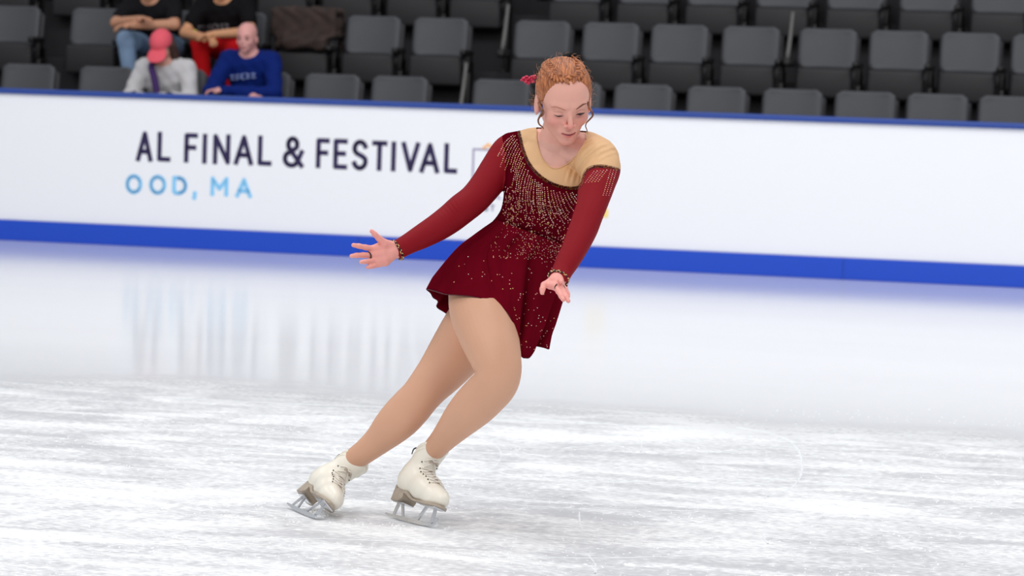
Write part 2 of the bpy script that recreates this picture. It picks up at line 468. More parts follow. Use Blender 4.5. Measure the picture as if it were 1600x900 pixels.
bm = bmesh.new(); box(bm, (0, 3.45, 2.2), (56, .1, 2.6)); o = obj('rows_backing', bm, M_step, None, False); o.matrix_world = ST  # added stand-in for further rows, hides the bright background
tag(o, 'dark backing added in place of further rows behind the third seat row', kind='structure')
M_shell = mat('seat_shell', (47, 46, 51), rough=.55, var=(6, .06))
M_panel = mat('seat_panel', (76, 77, 82), rough=.6, var=(3, .07))
M_pan = mat('seat_pan', (37, 36, 39), rough=.6)
M_blk = mat('seat_black', (17, 16, 18), rough=.5)
M_bar = mat('seat_bar', (104, 102, 100), rough=.5)
def curved_slab(wx, z0, z1, th, r, bulge, tilt, y0=0.0, nx=14, nz=12):
    """seat back: rounded corners, hollowed towards the middle"""
    V = []; F = []
    def pt(i, k, side):
        a = i / nx * 2 - 1; c = k / nz
        x = a * wx / 2; z = z0 + (z1 - z0) * c
        cz = min(z - z0, z1 - z)                               # corner rounding
        if cz < r: x *= 1 - (r - math.sqrt(max(0, r * r - (r - cz) ** 2))) / (wx / 2)
        y = y0 - bulge * a * a + (z - z0) * math.tan(tilt) + (th if side else 0)
        e = max(0, abs(a) - .85) / .15; y += (-1 if side else 1) * .35 * th * e * e
        return (x, y, z)
    for s in (0, 1):
        for k in range(nz + 1):
            for i in range(nx + 1): V.append(pt(i, k, s))
    q = (nx + 1) * (nz + 1)
    for k in range(nz):
        for i in range(nx):
            a = k * (nx + 1) + i
            F.append((a, a + 1, a + nx + 2, a + nx + 1)); F.append((q + a, q + a + nx + 1, q + a + nx + 2, q + a + 1))
    rim = [i for i in range(nx + 1)] + [k * (nx + 1) + nx for k in range(1, nz + 1)] + [nz * (nx + 1) + i for i in range(nx - 1, -1, -1)] + [k * (nx + 1) for k in range(nz - 1, 0, -1)]
    for a, b_ in zip(rim, rim[1:] + rim[:1]): F.append((b_, a, q + a, q + b_))
    return V, F
def make_seat():
    r = empty('stadium_seat')
    mb = MB(); mb.add(curved_slab(.475, .34, .84, .035, .06, .02, math.radians(9), .02)); obj('backrest', mb.mesh(), M_shell, r)
    mb = MB(); mb.add(curved_slab(.435, .565, .865, .03, .045, .035, math.radians(9), .045 - .03)); obj('back_panel', mb.mesh(), M_panel, r)
    bm = bmesh.new(); box(bm, (0, -.085, .455), (.42, .07, .23), Matrix.Translation((0, 0, 0)), bev=.028, seg=3); obj('seat_pan', bm, M_pan, r)
    for s in (1,):
        bm = bmesh.new(); box(bm, (s * .255, -.12, .60), (.05, .26, .045), bev=.018, seg=3)
        box(bm, (s * .255, -.05, .53), (.035, .10, .16), bev=.012); obj('armrest', bm, M_blk, r)
    bm = bmesh.new(); box(bm, (.255, -.02, .27), (.035, .12, .54), bev=.01); box(bm, (.255, -.06, .012), (.06, .26, .024), bev=.006); obj('leg', bm, M_blk, r)
    return r
seat0 = make_seat()
def copy_tree(o, parent=None):
    c = o.copy(); COL.objects.link(c); c.parent = parent
    for ch in list(o.children): copy_tree(ch, c)
    return c
seat_used = []
def place_seat(row, px0, px1, label, end=False, down=False):
    w, z = ROWS[row]
    u = (SU(px0, 90, w)[0] + SU(px1, 90, w)[0]) / 2
    o = copy_tree(seat0) if seat_used else seat0; seat_used.append(o)
    o.matrix_world = ST @ Matrix.Translation((u, w, z))
    tag(o, label, 'seat', 'grey tip-up seats of the stand')
    if down:
        for c in o.children:
            if c.name.startswith('seat_pan'): c.matrix_local = Matrix.Translation((0, -.22, .370)) @ Matrix.Rotation(math.radians(88), 4, 'X') @ Matrix.Translation((0, .085, -.455))
    if end:
        V, F = tube([(-.265, -.02, .98), (-.272, -.05, .80), (-.28, -.10, .62)], [.014, .016, .016], 8, 3)
        e = obj('end_frame', pmesh('e', V, F), M_bar, o); tag(e, 'pale upright bar')
        bm = bmesh.new(); box(bm, (-.262, -.10, .60), (.06, .26, .06), bev=.02, seg=3); obj('armrest', bm, M_blk, o)
    return u
ORD = ['first', 'second', 'third', 'fourth', 'fifth', 'sixth', 'seventh', 'eighth', 'ninth', 'tenth']
R2 = [(800, 890), (908, 997), (1015, 1105), (1122, 1222), (1243, 1341), (1357, 1450), (1468, 1562), (1580, 1674)]
R1 = [(738, 830), (850, 940), (962, 1050), (1070, 1172), (1190, 1290), (1308, 1400), (1420, 1514), (1532, 1628)]
R3 = [(855, 945), (962, 1050), (1067, 1160), (1175, 1270), (1287, 1380), (1400, 1495), (1512, 1608)]
L1 = [(577, 672), (475, 562), (364, 456), (231, 325), (118, 212), (-4, 90), (-118, -24)]
L2 = [(637, 735), (537, 624), (432, 524), (326, 418), (214, 308), (102, 196), (-28, 66)]
L3 = [(700, 790), (603, 690), (502, 590), (400, 490), (298, 388), (190, 280), (80, 170), (-30, 60)]
side = {0: ['directly before the aisle gap', 'next to the man in blue', 'under the man in blue', 'under the person in the coral cap', 'next to the person in the coral cap', 'one past the coral cap', 'two past the coral cap'],
        1: ['directly before the aisle gap', 'beside the draped brown coat', 'with a brown coat draped on it', 'under the person in red trousers', 'under the person in jeans', 'next to the person in jeans', 'two past the person in jeans'],
        2: ['directly before the aisle gap', 'second before the aisle gap', 'third before the aisle gap', 'fourth before the aisle gap', 'fifth before the aisle gap', 'sixth before the aisle gap', 'seventh before the aisle gap', 'eighth before the aisle gap']}
UL = {}
for row, lst in ((0, L1), (1, L2), (2, L3)):
    for i, (a, b_) in enumerate(lst):
        UL[row, i] = place_seat(row, a, b_, 'grey tip-up %s row seat, %s' % (('front', 'second', 'third')[row], side[row][i]), down=(row, i) in ((0, 2), (0, 3), (1, 3), (1, 4)))
for i, (a, b_) in enumerate(R1): place_seat(0, a, b_, 'grey tip-up front row seat, %s beyond the aisle gap from the spectators' % ORD[i], end=(i == 0))
for i, (a, b_) in enumerate(R2): place_seat(1, a, b_, 'grey tip-up second row seat, %s beyond the aisle gap from the spectators' % ORD[i], end=(i in (0, 4)))
for i, (a, b_) in enumerate(R3): place_seat(2, a, b_, 'grey tip-up third row seat, %s beyond the aisle gap from the spectators' % ORD[i], end=(i == 0))
# ------------------------------------------------------------------ people: shared head
def head_sdf(X, ears=True, female=True):
    """head in its own metres: x across, y front (-) to back (+), z up; eyes at z = 0"""
    A = X.copy(); A[..., 0] = np.abs(A[..., 0])
    d = s_ell(A, (0, .012, .035), (.0715, .094, .078))
    d = smin(d, s_ell(A, (0, -.024, -.015), (.0605, .060, .080)), .020)
    d = smin(d, s_cone(A, (.039, .004, -.052), (.009, -.058, -.088), .020, .016), .022)
    d = smin(d, s_ell(A, (0, -.066, -.092), (.017, .015, .014)), .016)
    d = smin(d, s_ell(A, (.036, -.047, -.028), (.025, .026, .024)), .014)       # cheek
    d = smin(d, s_cone(A, (.010, -.078, .021), (.042, -.061, .020), .0085, .008), .012)   # brow ridge
    d = smax(d, -s_ell(A, (.031, -.096, -.002), (.0155, .020, .011)), .010)     # eye socket
    d = smin(d, s_ell(A, (.031, -.0665, -.003), (.0135, .0125, .0105)), .003)   # closed lid over the eyeball
    d = smin(d, s_ell(A, (0, -.067, -.062), (.028, .022, .024)), .010)          # muzzle
    nose = s_cone(A, (0, -.078, .010), (0, -.1005, -.031), .0055, .0085)
    nose = smin(nose, s_ell(A, (.0125, -.0895, -.0345), (.0068, .0085, .0066)), .004)
    nose = smax(nose, -s_ell(A, (.0062, -.094, -.0425), (.0034, .005, .0035)), .002)
    d = smin(d, nose, .007)
    lips = smin(s_cone(A, (.003, -.0895, -.0575), (.0205, -.0805, -.0605), .0042, .0018),
                s_cone(A, (0, -.0885, -.0680), (.0175, -.0800, -.0635), .0064, .0022), .0015)
    d = smin(d, lips, .004)
    d = smax(d, -s_cone(A, (0, -.0955, -.0622), (.0195, -.0850, -.0618), .0014, .0008), .0015)
    d = smax(d, -s_ell(A, (0, -.0865, -.0785), (.014, .006, .0045)), .006)      # hollow under the lower lip
    if ears:
        e = s_ell(A, (.0755, .012, -.016), (.0080, .017, .034))
        e = smax(e, -s_ell(A, (.0825, .008, -.012), (.0050, .010, .021)), .004)
        d = smin(d, e, .006)
    return d

def head_mesh(h, ears=True):
    return nets(lambda X: head_sdf(X, ears), (-.095, -.125, -.125), (.095, .125, .125), h)
HEAD_LOW = head_mesh(.0045)

def skin_colour(me, rgb, fn=None):
    """a colour attribute for the complexion of one body"""
    V, _ = np.empty(len(me.vertices) * 3), None
    me.vertices.foreach_get('co', V); V = V.reshape(-1, 3)
    C = np.tile(np.array([*lin(rgb), 1.0]), (len(V), 1))
    if fn: C = fn(V, C)
    a = me.color_attributes.new('complexion', 'FLOAT_COLOR', 'POINT')
    a.data.foreach_set('color', np.clip(C, 0, 1).astype(np.float32).ravel())

def skin_mat(name, rough=.5, sss=.15):
    m = mat(name, (220, 170, 150), rough=rough, sss=sss, spec=.4)
    nt = m.node_tree; b = nt.nodes['Principled BSDF']
    a = nt.nodes.new('ShaderNodeAttribute'); a.attribute_name = 'complexion'
    nt.links.new(a.outputs['Color'], b.inputs['Base Color'])
    return m
M_skin = skin_mat('skin')

def hand_pieces(w, fwd, nrm, side, L=.17, curl=.5, spread=.12, thumb=1.0):
    """capsules (a, b, ra, rb) of a hand: wrist point w, finger direction fwd, palm normal nrm, side = towards the thumb"""
    w, fwd, nrm, side = (np.array(tuple(q), float) for q in (w, fwd, nrm, side))
    C = [(w, w + fwd * .04 * L / .17, .021, .024)]
    k = L / .17
    for i, (o, ln) in enumerate(((.026, .070), (.009, .078), (-.009, .072), (-.025, .056))):
        kn = w + fwd * (.088 - abs(o) * .25) * k + side * o * k
        C.append((w + side * o * .6 * k + fwd * .015 * k, kn, .0135 * k, .0108 * k))
        dr = fwd + side * spread * o / .02; dr /= np.linalg.norm(dr); p = kn; r = .0085 * k
        for j, f in enumerate((.45, .30, .25)):
            a = curl * (j + .6); q = dr * math.cos(a) + nrm * math.sin(a)
            C.append((p, p + q * ln * f * k, r, r * .92)); p = p + q * ln * f * k; r *= .92
    b = w + fwd * .025 * k + side * .020 * k
    t1 = b + (side * .75 + fwd * .6 + nrm * .3) * .034 * k * thumb
    t2 = t1 + (side * .45 + fwd * .85 + nrm * .3) * .030 * k
    C += [(b, t1, .0145 * k, .011 * k), (t1, t2, .0105 * k, .0082 * k)]
    return C
def caps_sdf(caps, X, k=.006):
    d = None
    for c in caps:
        e = s_cone(X, *c); d = e if d is None else smin(d, e, k)
    return d
# ------------------------------------------------------------------ the skater
D0 = 9.85
skater = empty('person', P(650, 820, 9.86)); skater.location.z = 0
tag(skater, 'figure skater leaning on one edge in a burgundy beaded dress, tan tights and white skates', 'person')
SKI = Matrix.Translation(-skater.location)
def sk(name, me, m, parent=None, smooth=True):
    """link a part built in place, under the skater"""
    if isinstance(me, tuple): me = pmesh(name, *me)
    me.transform(SKI); o = obj(name, me, m, parent or skater, smooth); return o

# ---- stations: (px, py, depth, half width px, thickness ratio)
TORSO = [(875, 236, 9.90, 52, .62), (869, 256, 9.90, 66, .56), (861, 280, 9.90, 69, .60), (851, 304, 9.91, 64, .64), (842, 328, 9.93, 57, .66),
         (832, 352, 9.95, 53, .68), (820, 378, 9.97, 59, .70), (806, 405, 9.98, 68, .72), (793, 430, 9.99, 70, .74), (782, 455, 9.99, 60, .8)]
GIRDLE = [(800, 235, 9.96, 26, .95), (822, 231, 9.94, 26, 1.0), (850, 230, 9.92, 29, 1.0), (885, 236, 9.89, 31, 1.0), (918, 243, 9.85, 31, .95), (938, 249, 9.80, 29, .95)]
NECK = [(872, 244, 9.91, 38, .8), (873, 226, 9.885, 35, .85), (875, 212, 9.87, 31, .9), (878, 195, 9.85, 29, 1.0), (880, 180, 9.84, 28, 1.0)]
ARM_A = [(806, 232, 9.95, 25, .95), (795, 240, 9.95, 27, .95), (778, 264, 9.94, 26, .95), (759, 290, 9.92, 23.5, 1), (741, 311, 9.90, 22.5, 1), (721, 327, 9.88, 22.5, 1), (704, 341, 9.87, 21.5, 1),
         (684, 355, 9.85, 20, 1), (660, 369, 9.83, 17.5, 1), (638, 381, 9.81, 14.5, .95), (620, 391, 9.80, 13.0, .85)]
ARM_B = [(930, 250, 9.80, 33, .9), (939, 262, 9.78, 29.5, .95), (934, 286, 9.74, 26, 1), (926, 312, 9.70, 24, 1), (918, 336, 9.66, 22.5, 1), (910, 357, 9.63, 22.5, 1), (900, 380, 9.59, 20.5, 1),
         (889, 404, 9.55, 17.5, 1), (879, 423, 9.52, 14.5, .95), (873, 436, 9.50, 12.5, .9)]
LEG_A = [(756, 432, 9.97, 52, .9), (752, 458, 9.93, 50, .92), (752, 482, 9.89, 49, .95), (759, 508, 9.84, 47.5, 1), (767, 534, 9.80, 44, 1), (775, 560, 9.765, 39, 1), (779, 580, 9.75, 35, 1.0),
         (774, 599, 9.755, 34, 1.0), (758, 617, 9.785, 34, 1.02), (741, 634, 9.82, 33, 1.05), (723, 652, 9.86, 29, 1.05), (706, 671, 9.90, 23.5, 1.05), (691, 688, 9.94, 19, 1.05), (677, 704, 9.975, 17, 1.05), (663, 724, 10.01, 15, 1.1)]
LEG_B = [(783, 450, 10.05, 52, .9), (757, 490, 10.05, 50, .92), (735, 520, 10.04, 47, .95), (714, 549, 10.03, 43, .95), (691, 579, 10.02, 37, 1), (671, 602, 10.01, 32, 1), (657, 619, 10.01, 30, 1),
         (643, 635, 10.02, 31, 1.02), (627, 652, 10.035, 31, 1.05), (610, 669, 10.05, 28, 1.05), (591, 688, 10.07, 22, 1.05), (572, 704, 10.09, 18.5, 1.05), (556, 716, 10.115, 17.0, 1.05), (541, 729, 10.135, 14.5, 1.1)]
BUST = [ball(P(862, 290, 9.848), (.100, .042, .062), 32)]
TRAP = [(842, 214, 9.91, 13, 1.0), (826, 217, 9.93, 14, 1.0), (806, 225, 9.95, 15, 1.0)]
TRAP2 = [(902, 220, 9.87, 14, 1.0), (920, 224, 9.86, 16, 1.0), (940, 236, 9.82, 18, 1.0)]

# ---- head placement
HEAD_O = P(881.5, 156.5, 9.80)
HM = Matrix.Translation(HEAD_O) @ Matrix.Rotation(math.radians(11), 4, 'Z') @ Matrix.Rotation(math.radians(-4), 4, 'Y') @ Matrix.Rotation(math.radians(27), 4, 'X')
HMI = np.array(HM.inverted())
HV, HF = head_mesh(.0020)
HEADW = (list(xform(HV, HM)), [tuple(f) for f in HF])
hbv = BVHTree.FromPolygons([Vector(v) for v in HV], [tuple(f) for f in HF])

# ---- hands: capsule chains authored joint by joint
def hp(px, py, d): return np.array(tuple(P(px, py, d)))
PXM = 9.8 / FPX
def chain(js):
    """js = [(px, py, depth, r px)]"""
    return [(hp(*a[:3]), hp(*b_[:3]), a[3] * PXM, b_[3] * PXM) for a, b_ in zip(js, js[1:])]
HAND_A = []
HAND_A += chain([(622, 391, 9.80, 12.0), (610, 393, 9.79, 13.0)])
HAND_A += chain([(612, 387, 9.79, 9.5), (597, 386, 9.775, 9.0), (583, 389, 9.77, 6.2)])       # palm rays
HAND_A += chain([(612, 393, 9.79, 10.5), (597, 396, 9.775, 9.5), (582, 399, 9.765, 6.2)])
HAND_A += chain([(610, 399, 9.79, 9.5), (600, 404, 9.775, 8.5), (587, 407.5, 9.765, 5.6)])
HAND_A += chain([(608, 402, 9.79, 8.5), (602, 409, 9.78, 7.0), (591, 413, 9.77, 4.8)])
HAND_A += chain([(583, 388.5, 9.77, 4.8), (571, 386.5, 9.75, 4.3), (561, 384.5, 9.735, 4.0), (552, 383, 9.725, 3.3)])       # index
HAND_A += chain([(580, 399, 9.765, 4.8), (567, 398.5, 9.745, 4.3), (557, 399, 9.73, 4.0), (549, 400, 9.72, 3.3)])          # middle
HAND_A += chain([(586, 407.5, 9.765, 4.5), (576, 408.5, 9.74, 4.0), (570, 409, 9.72, 3.6), (564, 409.5, 9.705, 3.1)])      # ring finger
HAND_A += chain([(591, 413.5, 9.77, 4.1), (583, 416, 9.75, 3.4), (578, 417.2, 9.735, 3.1), (573.5, 417.8, 9.725, 2.6)])    # little finger
HAND_A += chain([(611, 384, 9.785, 8.0), (600, 380, 9.765, 6.8), (592, 372.5, 9.75, 4.8), (585.5, 366, 9.74, 4.2), (580.5, 361, 9.735, 3.4)])  # thumb
HAND_B = []
HAND_B += chain([(873, 434, 9.50, 12.0), (867, 440, 9.475, 11.0)])
HAND_B += chain([(862, 440, 9.48, 7.0), (859, 446, 9.46, 5.6), (866, 447, 9.45, 6.5)])
HAND_B += chain([(868, 440, 9.475, 8.5), (872, 450, 9.445, 6.5), (876, 455, 9.435, 5.4)])
HAND_B += chain([(874, 440, 9.475, 7.0), (877, 447, 9.45, 5.5)])
HAND_B += chain([(858, 441, 9.475, 5.6), (850, 445, 9.455, 4.8), (847.5, 452, 9.445, 4.3), (847, 457.5, 9.44, 3.5)])       # thumb
HAND_B += chain([(868, 446, 9.445, 4.6), (872.5, 455, 9.42, 4.4), (877, 463, 9.40, 3.9), (880, 468.5, 9.39, 3.3)])         # index
HAND_B += chain([(876, 449, 9.445, 5.2), (880, 456, 9.425, 4.5), (884.5, 464, 9.41, 4.1), (888, 470.5, 9.40, 3.3)])        # middle
HAND_B += chain([(878, 447, 9.46, 4.4), (883.5, 452, 9.45, 3.9), (887, 459, 9.445, 3.4), (888, 463.5, 9.44, 2.9)])         # ring finger
HAND_B += chain([(872, 441, 9.465, 4.6), (876, 438.5, 9.44, 4.0), (877, 440.5, 9.425, 3.5)])                               # little finger
def hand_mesh(caps, h=.0017, k=.0035):
    A = np.array([c[0] for c in caps] + [c[1] for c in caps]); lo = A.min(0) - .03; hi = A.max(0) + .03
    V, F = nets(lambda X: caps_sdf(caps, X, k), lo, hi, h)
    return list(V), [tuple(f) for f in F]
HA, HB_ = hand_mesh(HAND_A), hand_mesh(HAND_B)

# ---- one continuous body
body_me = remesh([limb(TORSO), limb(GIRDLE), limb(NECK), limb(ARM_A), limb(ARM_B), limb(LEG_A), limb(LEG_B), limb(TRAP), limb(TRAP2), *BUST, HEADW, HA, HB_], .0021, 3, .5)
def complexion(V, C):
    base = np.array(lin((226, 168, 152)))
    L = xform(V, HM.inverted()); hd = (np.abs(L[:, 0]) < .1) & (np.abs(L[:, 1]) < .13) & (L[:, 2] > -.125) & (L[:, 2] < .13)
    X = np.abs(L[:, 0]); Y = L[:, 1]; Z = L[:, 2]
    def g(cx, cy, cz, s): return np.exp(-(((X - cx) / s[0]) ** 2 + ((Y - cy) / s[1]) ** 2 + ((Z - cz) / s[2]) ** 2))
    col = np.tile(base, (len(V), 1))
    def mix(w, rgb):
        nonlocal col; w = np.clip(w, 0, 1)[:, None]; col = col * (1 - w) + np.array(lin(rgb)) * w
    flush_and_shade = np.where(hd, 1, 0)
    mix(flush_and_shade * .55 * g(.040, -.06, -.030, (.022, .05, .020)), (226, 140, 132))
    mix(flush_and_shade * .75 * g(0, -.10, -.032, (.014, .03, .012)), (222, 134, 126))
    mix(flush_and_shade * .35 * g(0, -.08, -.085, (.02, .03, .015)), (224, 146, 140))
    mix(flush_and_shade * (.45 + .35 * (L[:, 0] > 0)) * g(.029, -.075, -.013, (.015, .03, .006)), (176, 112, 106)); mix(flush_and_shade * .5 * g(.020, -.08, -.006, (.006, .03, .006)), (190, 116, 108))  # eye-socket shade painted into the skin, stronger at one eye
    mix(flush_and_shade * .35 * g(.031, -.075, .006, (.014, .03, .006)), (214, 150, 136))
    lip = ((X < .0215) & (Y < -.074) & (Z < -.0560 - X * .12) & (Z > -.0735 + X * .42)) & hd
    mix(lip * .8 * (Z < -.0625), (214, 104, 108)); mix(lip * .6 * (Z >= -.0625), (200, 112, 106))
    gap = ((X < .0195) & (Y < -.078) & (np.abs(Z + .0622 - X * .02) < .0013)) & hd
    mix(gap * .9, (104, 30, 36))
    nos = hd * g(.0062, -.094, -.0415, (.003, .006, .0028)); mix(nos, (120, 60, 56))
    # hands and chest
    D = projn(V); handA = D[:, 0] < 640; handB = (D[:, 2] < 9.53) & (D[:, 1] > 420)
    mix((handA | handB) * .75, (236, 158, 150))
    chest = (~hd) & (D[:, 1] < 300) & (D[:, 0] > 780); mix(chest * .55, (216, 172, 160))
    C[:, :3] = col; return C
skin_colour(body_me, (224, 172, 156), complexion)
body = sk('body', body_me, M_skin)

# ---- clothes on the upper body
def pip(poly, X, Y):
    """points in a pixel polygon"""
    poly = np.array(poly, float); n = len(poly); ins = np.zeros(len(X), bool); j = n - 1
    for i in range(n):
        xi, yi = poly[i]; xj, yj = poly[j]
        c = ((yi > Y) != (yj > Y)) & (X < (xj - xi) * (Y - yi) / (yj - yi + 1e-12) + xi); ins ^= c; j = i
    return ins
G = .0045
ARM_A_S = ARM_A[:-1] + [(622, 390, 9.80, 13.5, .9)]
ARM_B_S = ARM_B[:-1] + [(874, 434, 9.50, 14.0, .9)]
top_me = remesh([limb(TORSO, grow=G), limb(GIRDLE, grow=G), limb(TRAP, grow=G), limb(TRAP2, grow=G), ball(P(862, 290, 9.848), (.105, .047, .067), 32), limb(ARM_A_S, grow=.0035), limb(ARM_B_S, grow=.0035)], .0024, 16, .6)
TV, TF = mesh_np(top_me)
_q = projn(TV); _r = np.hypot(_q[:, 0] - 975, _q[:, 1] - 300)          # gathered folds of the nude mesh towards the raised arm
_w = np.clip((_r - 55) / 10, 0, 1) * np.clip((104 - _r) / 14, 0, 1) * np.clip((_q[:, 1] - 212) / 10, 0, 1) * np.clip((290 - _q[:, 1]) / 10, 0, 1) * (_q[:, 0] > 880) * (_q[:, 0] < 965)
TV += np.outer(_w * .0015 * np.sin(_r * .72 + .02 * _q[:, 0]), -CFn)
_d = np.hypot(_q[:, 0] - 708, _q[:, 1] - 332); _a = (_q[:, 0] - 708) * .80 - (_q[:, 1] - 332) * .60
TV += np.outer(np.clip(1 - _d / 30, 0, 1) * .0013 * np.sin(_a * .95 + .3 * np.sin(_q[:, 1] * .2)), -CFn)
_r = _q[:, 0] - 828 + (_q[:, 1] - 204) * .12; _w = np.exp(-(_r / 4.5) ** 2) * np.clip((262 - _q[:, 1]) / 20, 0, 1) * np.clip((_q[:, 1] - 203) / 8, 0, 1)
TV += np.outer(_w * .0016, CFn)
TFa = np.array([list(f) for f in TF]); cen = TV[TFa].mean(1); nrm = np.cross(TV[TFa[:, 2]] - TV[TFa[:, 0]], TV[TFa[:, 3]] - TV[TFa[:, 1]])
front = (nrm @ CFn) < 0
Q = projn(cen); QX, QY, QD = Q[:, 0], Q[:, 1], Q[:, 2]
SCOOP = [(837, 190), (838, 204), (839, 221), (846, 245), (857, 259), (867, 263.5), (880, 260), (896, 248), (907, 234), (916, 219), (916, 190)]
SCOOPB = [(846, 190), (849, 206), (862, 214), (890, 216), (903, 210), (906, 190)]
NECKLINE = [(812, 203), (815, 217), (819, 233), (825, 249), (834, 263), (846, 275), (860, 284), (876, 290), (892, 292.5), (903, 291), (908, 284), (911, 273), (917, 264), (930, 258.5), (948, 259), (968, 264)]
YOKE = NECKLINE + [(990, 262), (985, 200), (930, 190), (812, 190)]
inY = pip(YOKE, QX, QY)
inS = pip(SCOOP, QX, QY) & front | pip(SCOOPB, QX, QY) & ~front
# sleeve regions
def seg_side(X, Y, a, b_): return (b_[0] - a[0]) * (Y - a[1]) - (b_[1] - a[1]) * (X - a[0])
armA = pip([(770, 190), (783, 205), (789, 240), (789.5, 280), (786, 296), (783, 302), (779, 314), (760, 345), (640, 425), (590, 425), (590, 350)], QX, QY)
armB = ((QX > 0) & pip([(906, 262), (975, 262), (985, 300), (950, 400), (890, 450), (850, 450), (856, 425), (878, 385), (892, 345), (901, 318)], QX, QY)) & (QD < 9.82)
cutA = seg_side(QX, QY, (611, 376), (626, 406)) > 0
cutB = (QD < 9.6) & (seg_side(QX, QY, (856, 428), (892, 444)) > 0)
cls = np.zeros(len(TFa), int)                      # 0 bodice
cls[armA | armB] = 2; cls[inY] = 1; cls[inS] = -1; cls[cutA & (QX < 640)] = -1; cls[cutB] = -1
cls[(cls == 0) & (QY > 425)] = -1                 # under the skirt the bodice becomes the brief below
def submesh(name, k, shrink=0.0):
    f = TFa[cls == k]; ids, inv = np.unique(f.ravel(), return_inverse=True)
    return pmesh(name, TV[ids], inv.reshape(-1, 4))
M_velvet = mat('burgundy_velvet', (84, 5, 19), rough=.8, spec=.0, var=(18, .18), bump=(60, .15, .002))
M_sheer = mat('sheer_burgundy', (132, 12, 26), rough=.65, spec=.15, bump=(45, .25, .002, (1, 1, 2.5)))
M_nude = mat('nude_mesh_cloth', (216, 172, 126), rough=.6, bump=(22, .35, .006, (3.0, 1, .8)))
M_chif = mat('burgundy_chiffon', (100, 9, 25), rough=.8, spec=.0, var=(9, .12))
bodice = sk('dress_bodice', submesh('b', 0), M_velvet)
yoke = sk('nude_yoke', submesh('y', 1), M_nude)
sleeves = sk('sheer_sleeves', submesh('s', 2), M_sheer)
brief_me = remesh([limb([t for t in TORSO[5:]] , grow=.003), limb(LEG_A[:2], grow=.003), limb(LEG_B[:2], grow=.003)], .004, 5)
brief = sk('dress_brief', brief_me, M_velvet)

# ---- skirt: closed flared loop, hem read round the body
HEM = [(668, 452, 10.02), (682, 456, 9.93), (697, 460, 9.86), (718, 461.5, 9.82), (740, 464, 9.80), (760, 469, 9.79), (775, 475, 9.79), (789, 485, 9.785), (798, 498, 9.78), (806, 520, 9.785), (811, 540, 9.79),
       (815, 557, 9.80), (821, 559.5, 9.82), (828, 558.5, 9.86), (834, 548, 9.93), (838, 541, 9.97), (848, 543, 9.96), (858, 545.5, 10.00), (856, 540, 10.10),
       (840, 528, 10.16), (815, 520, 10.20), (785, 514, 10.22), (750, 506, 10.22), (722, 500, 10.18), (703, 494, 10.14), (692, 486, 10.10), (682, 478, 10.10), (684, 470, 10.06), (677, 465, 10.09), (672, 458, 10.07)]
NH = len(HEM)
H3 = np.array([tuple(P(*h)) for h in HEM])
# matching rings on the waist and on the hips
def ring_pt(cx, cy, d, rx, rz, tilt, ang):
    """ellipse round the body: ang 180 = hip towards the trailing arm, 270 = front"""
    a = math.radians(ang); x = math.cos(a) * rx; dd = math.sin(a) * rz
    return np.array(tuple(P(cx + x * math.cos(tilt), cy + x * math.sin(tilt), d + dd)))
ANG = []
for i in range(NH):
    if i <= 17: ANG.append(180 + 180 * i / 17)
    else: ANG.append(360 + 180 * (i - 17) / (NH - 17))
W0 = np.array([ring_pt(828, 363, 9.955, 57, .088, .36, a) for a in ANG])
W1 = np.array([ring_pt(812, 388, 9.965, 72, .108, .30, a) for a in ANG])
W2 = np.array([ring_pt(800, 412, 9.965, 88, .135, .22, a) for a in ANG])
# leg side hips push out, so the outline runs straight from the waist to the tip
nv = 40; nu = NH * 12
def loop_fine(A):
    B = np.vstack([A[-1:], A, A[:2]]); out = []
    for i in range(NH):
        p0, p1, p2, p3 = B[i:i + 4]
        for k in range(12):
            t = k / 12; out.append(.5 * ((2 * p1) + (-p0 + p2) * t + (2 * p0 - 5 * p1 + 4 * p2 - p3) * t * t + (-p0 + 3 * p1 - 3 * p2 + p3) * t ** 3))
    return np.array(out)
L0, L1_, L2_, L3_ = loop_fine(W0), loop_fine(W1), loop_fine(W2), loop_fine(H3)
rows = []
for j in range(nv + 1):
    t = j / nv * 3
    ctrl = np.stack([L0 * 2 - L1_, L0, L1_, L2_, L3_, L3_ * 2 - L2_]); i = min(int(t), 2); u = t - i
    p0, p1, p2, p3 = ctrl[i:i + 4]
    R = .5 * ((2 * p1) + (-p0 + p2) * u + (2 * p0 - 5 * p1 + 4 * p2 - p3) * u * u + (-p0 + 3 * p1 - 3 * p2 + p3) * u ** 3)
    # folds grow towards the hem, along the local outward direction
    cen_ = R.mean(0); out = R - cen_; out -= np.outer(out @ np.array([0, 0, 1.]), np.array([0, 0, 1.])); out /= np.linalg.norm(out, axis=1)[:, None]
    k = np.arange(nu) / nu; s = j / nv
    thigh = np.interp(k * NH, [0, 1, 3, 7, 9, 30], [.8, .35, .12, .25, 1, 1])
    amp = thigh * .0105 * s ** .8 * np.sin(2 * math.pi * (k * 13 + .25 * s + .10 * np.sin(k * 37))) + thigh * .006 * s * np.sin(2 * math.pi * (k * 7 + .3)) - .015 * math.sin(math.pi * min(1, s ** .8)) * np.exp(-((k * NH - 7.5) / .42) ** 2) - .012 * math.sin(math.pi * min(1, s ** .8)) * np.exp(-((k * NH - 4.6 - 1.4 * s) / .35) ** 2) - .010 * math.sin(math.pi * min(1, s ** .8)) * np.exp(-((k * NH - 2.6 - .5 * s) / .35) ** 2) - .010 * s * np.exp(-((k * NH - 10.5) / .4) ** 2)
    endd = 1 - .75 * max(0, (s - .9) / .1)
    rows.append(R + out * (amp * endd)[:, None])
SV = np.concatenate(rows); SF = []
for j in range(nv):
    for i in range(nu): SF.append((j * nu + i, (j + 1) * nu + i, (j + 1) * nu + (i + 1) % nu, j * nu + (i + 1) % nu))
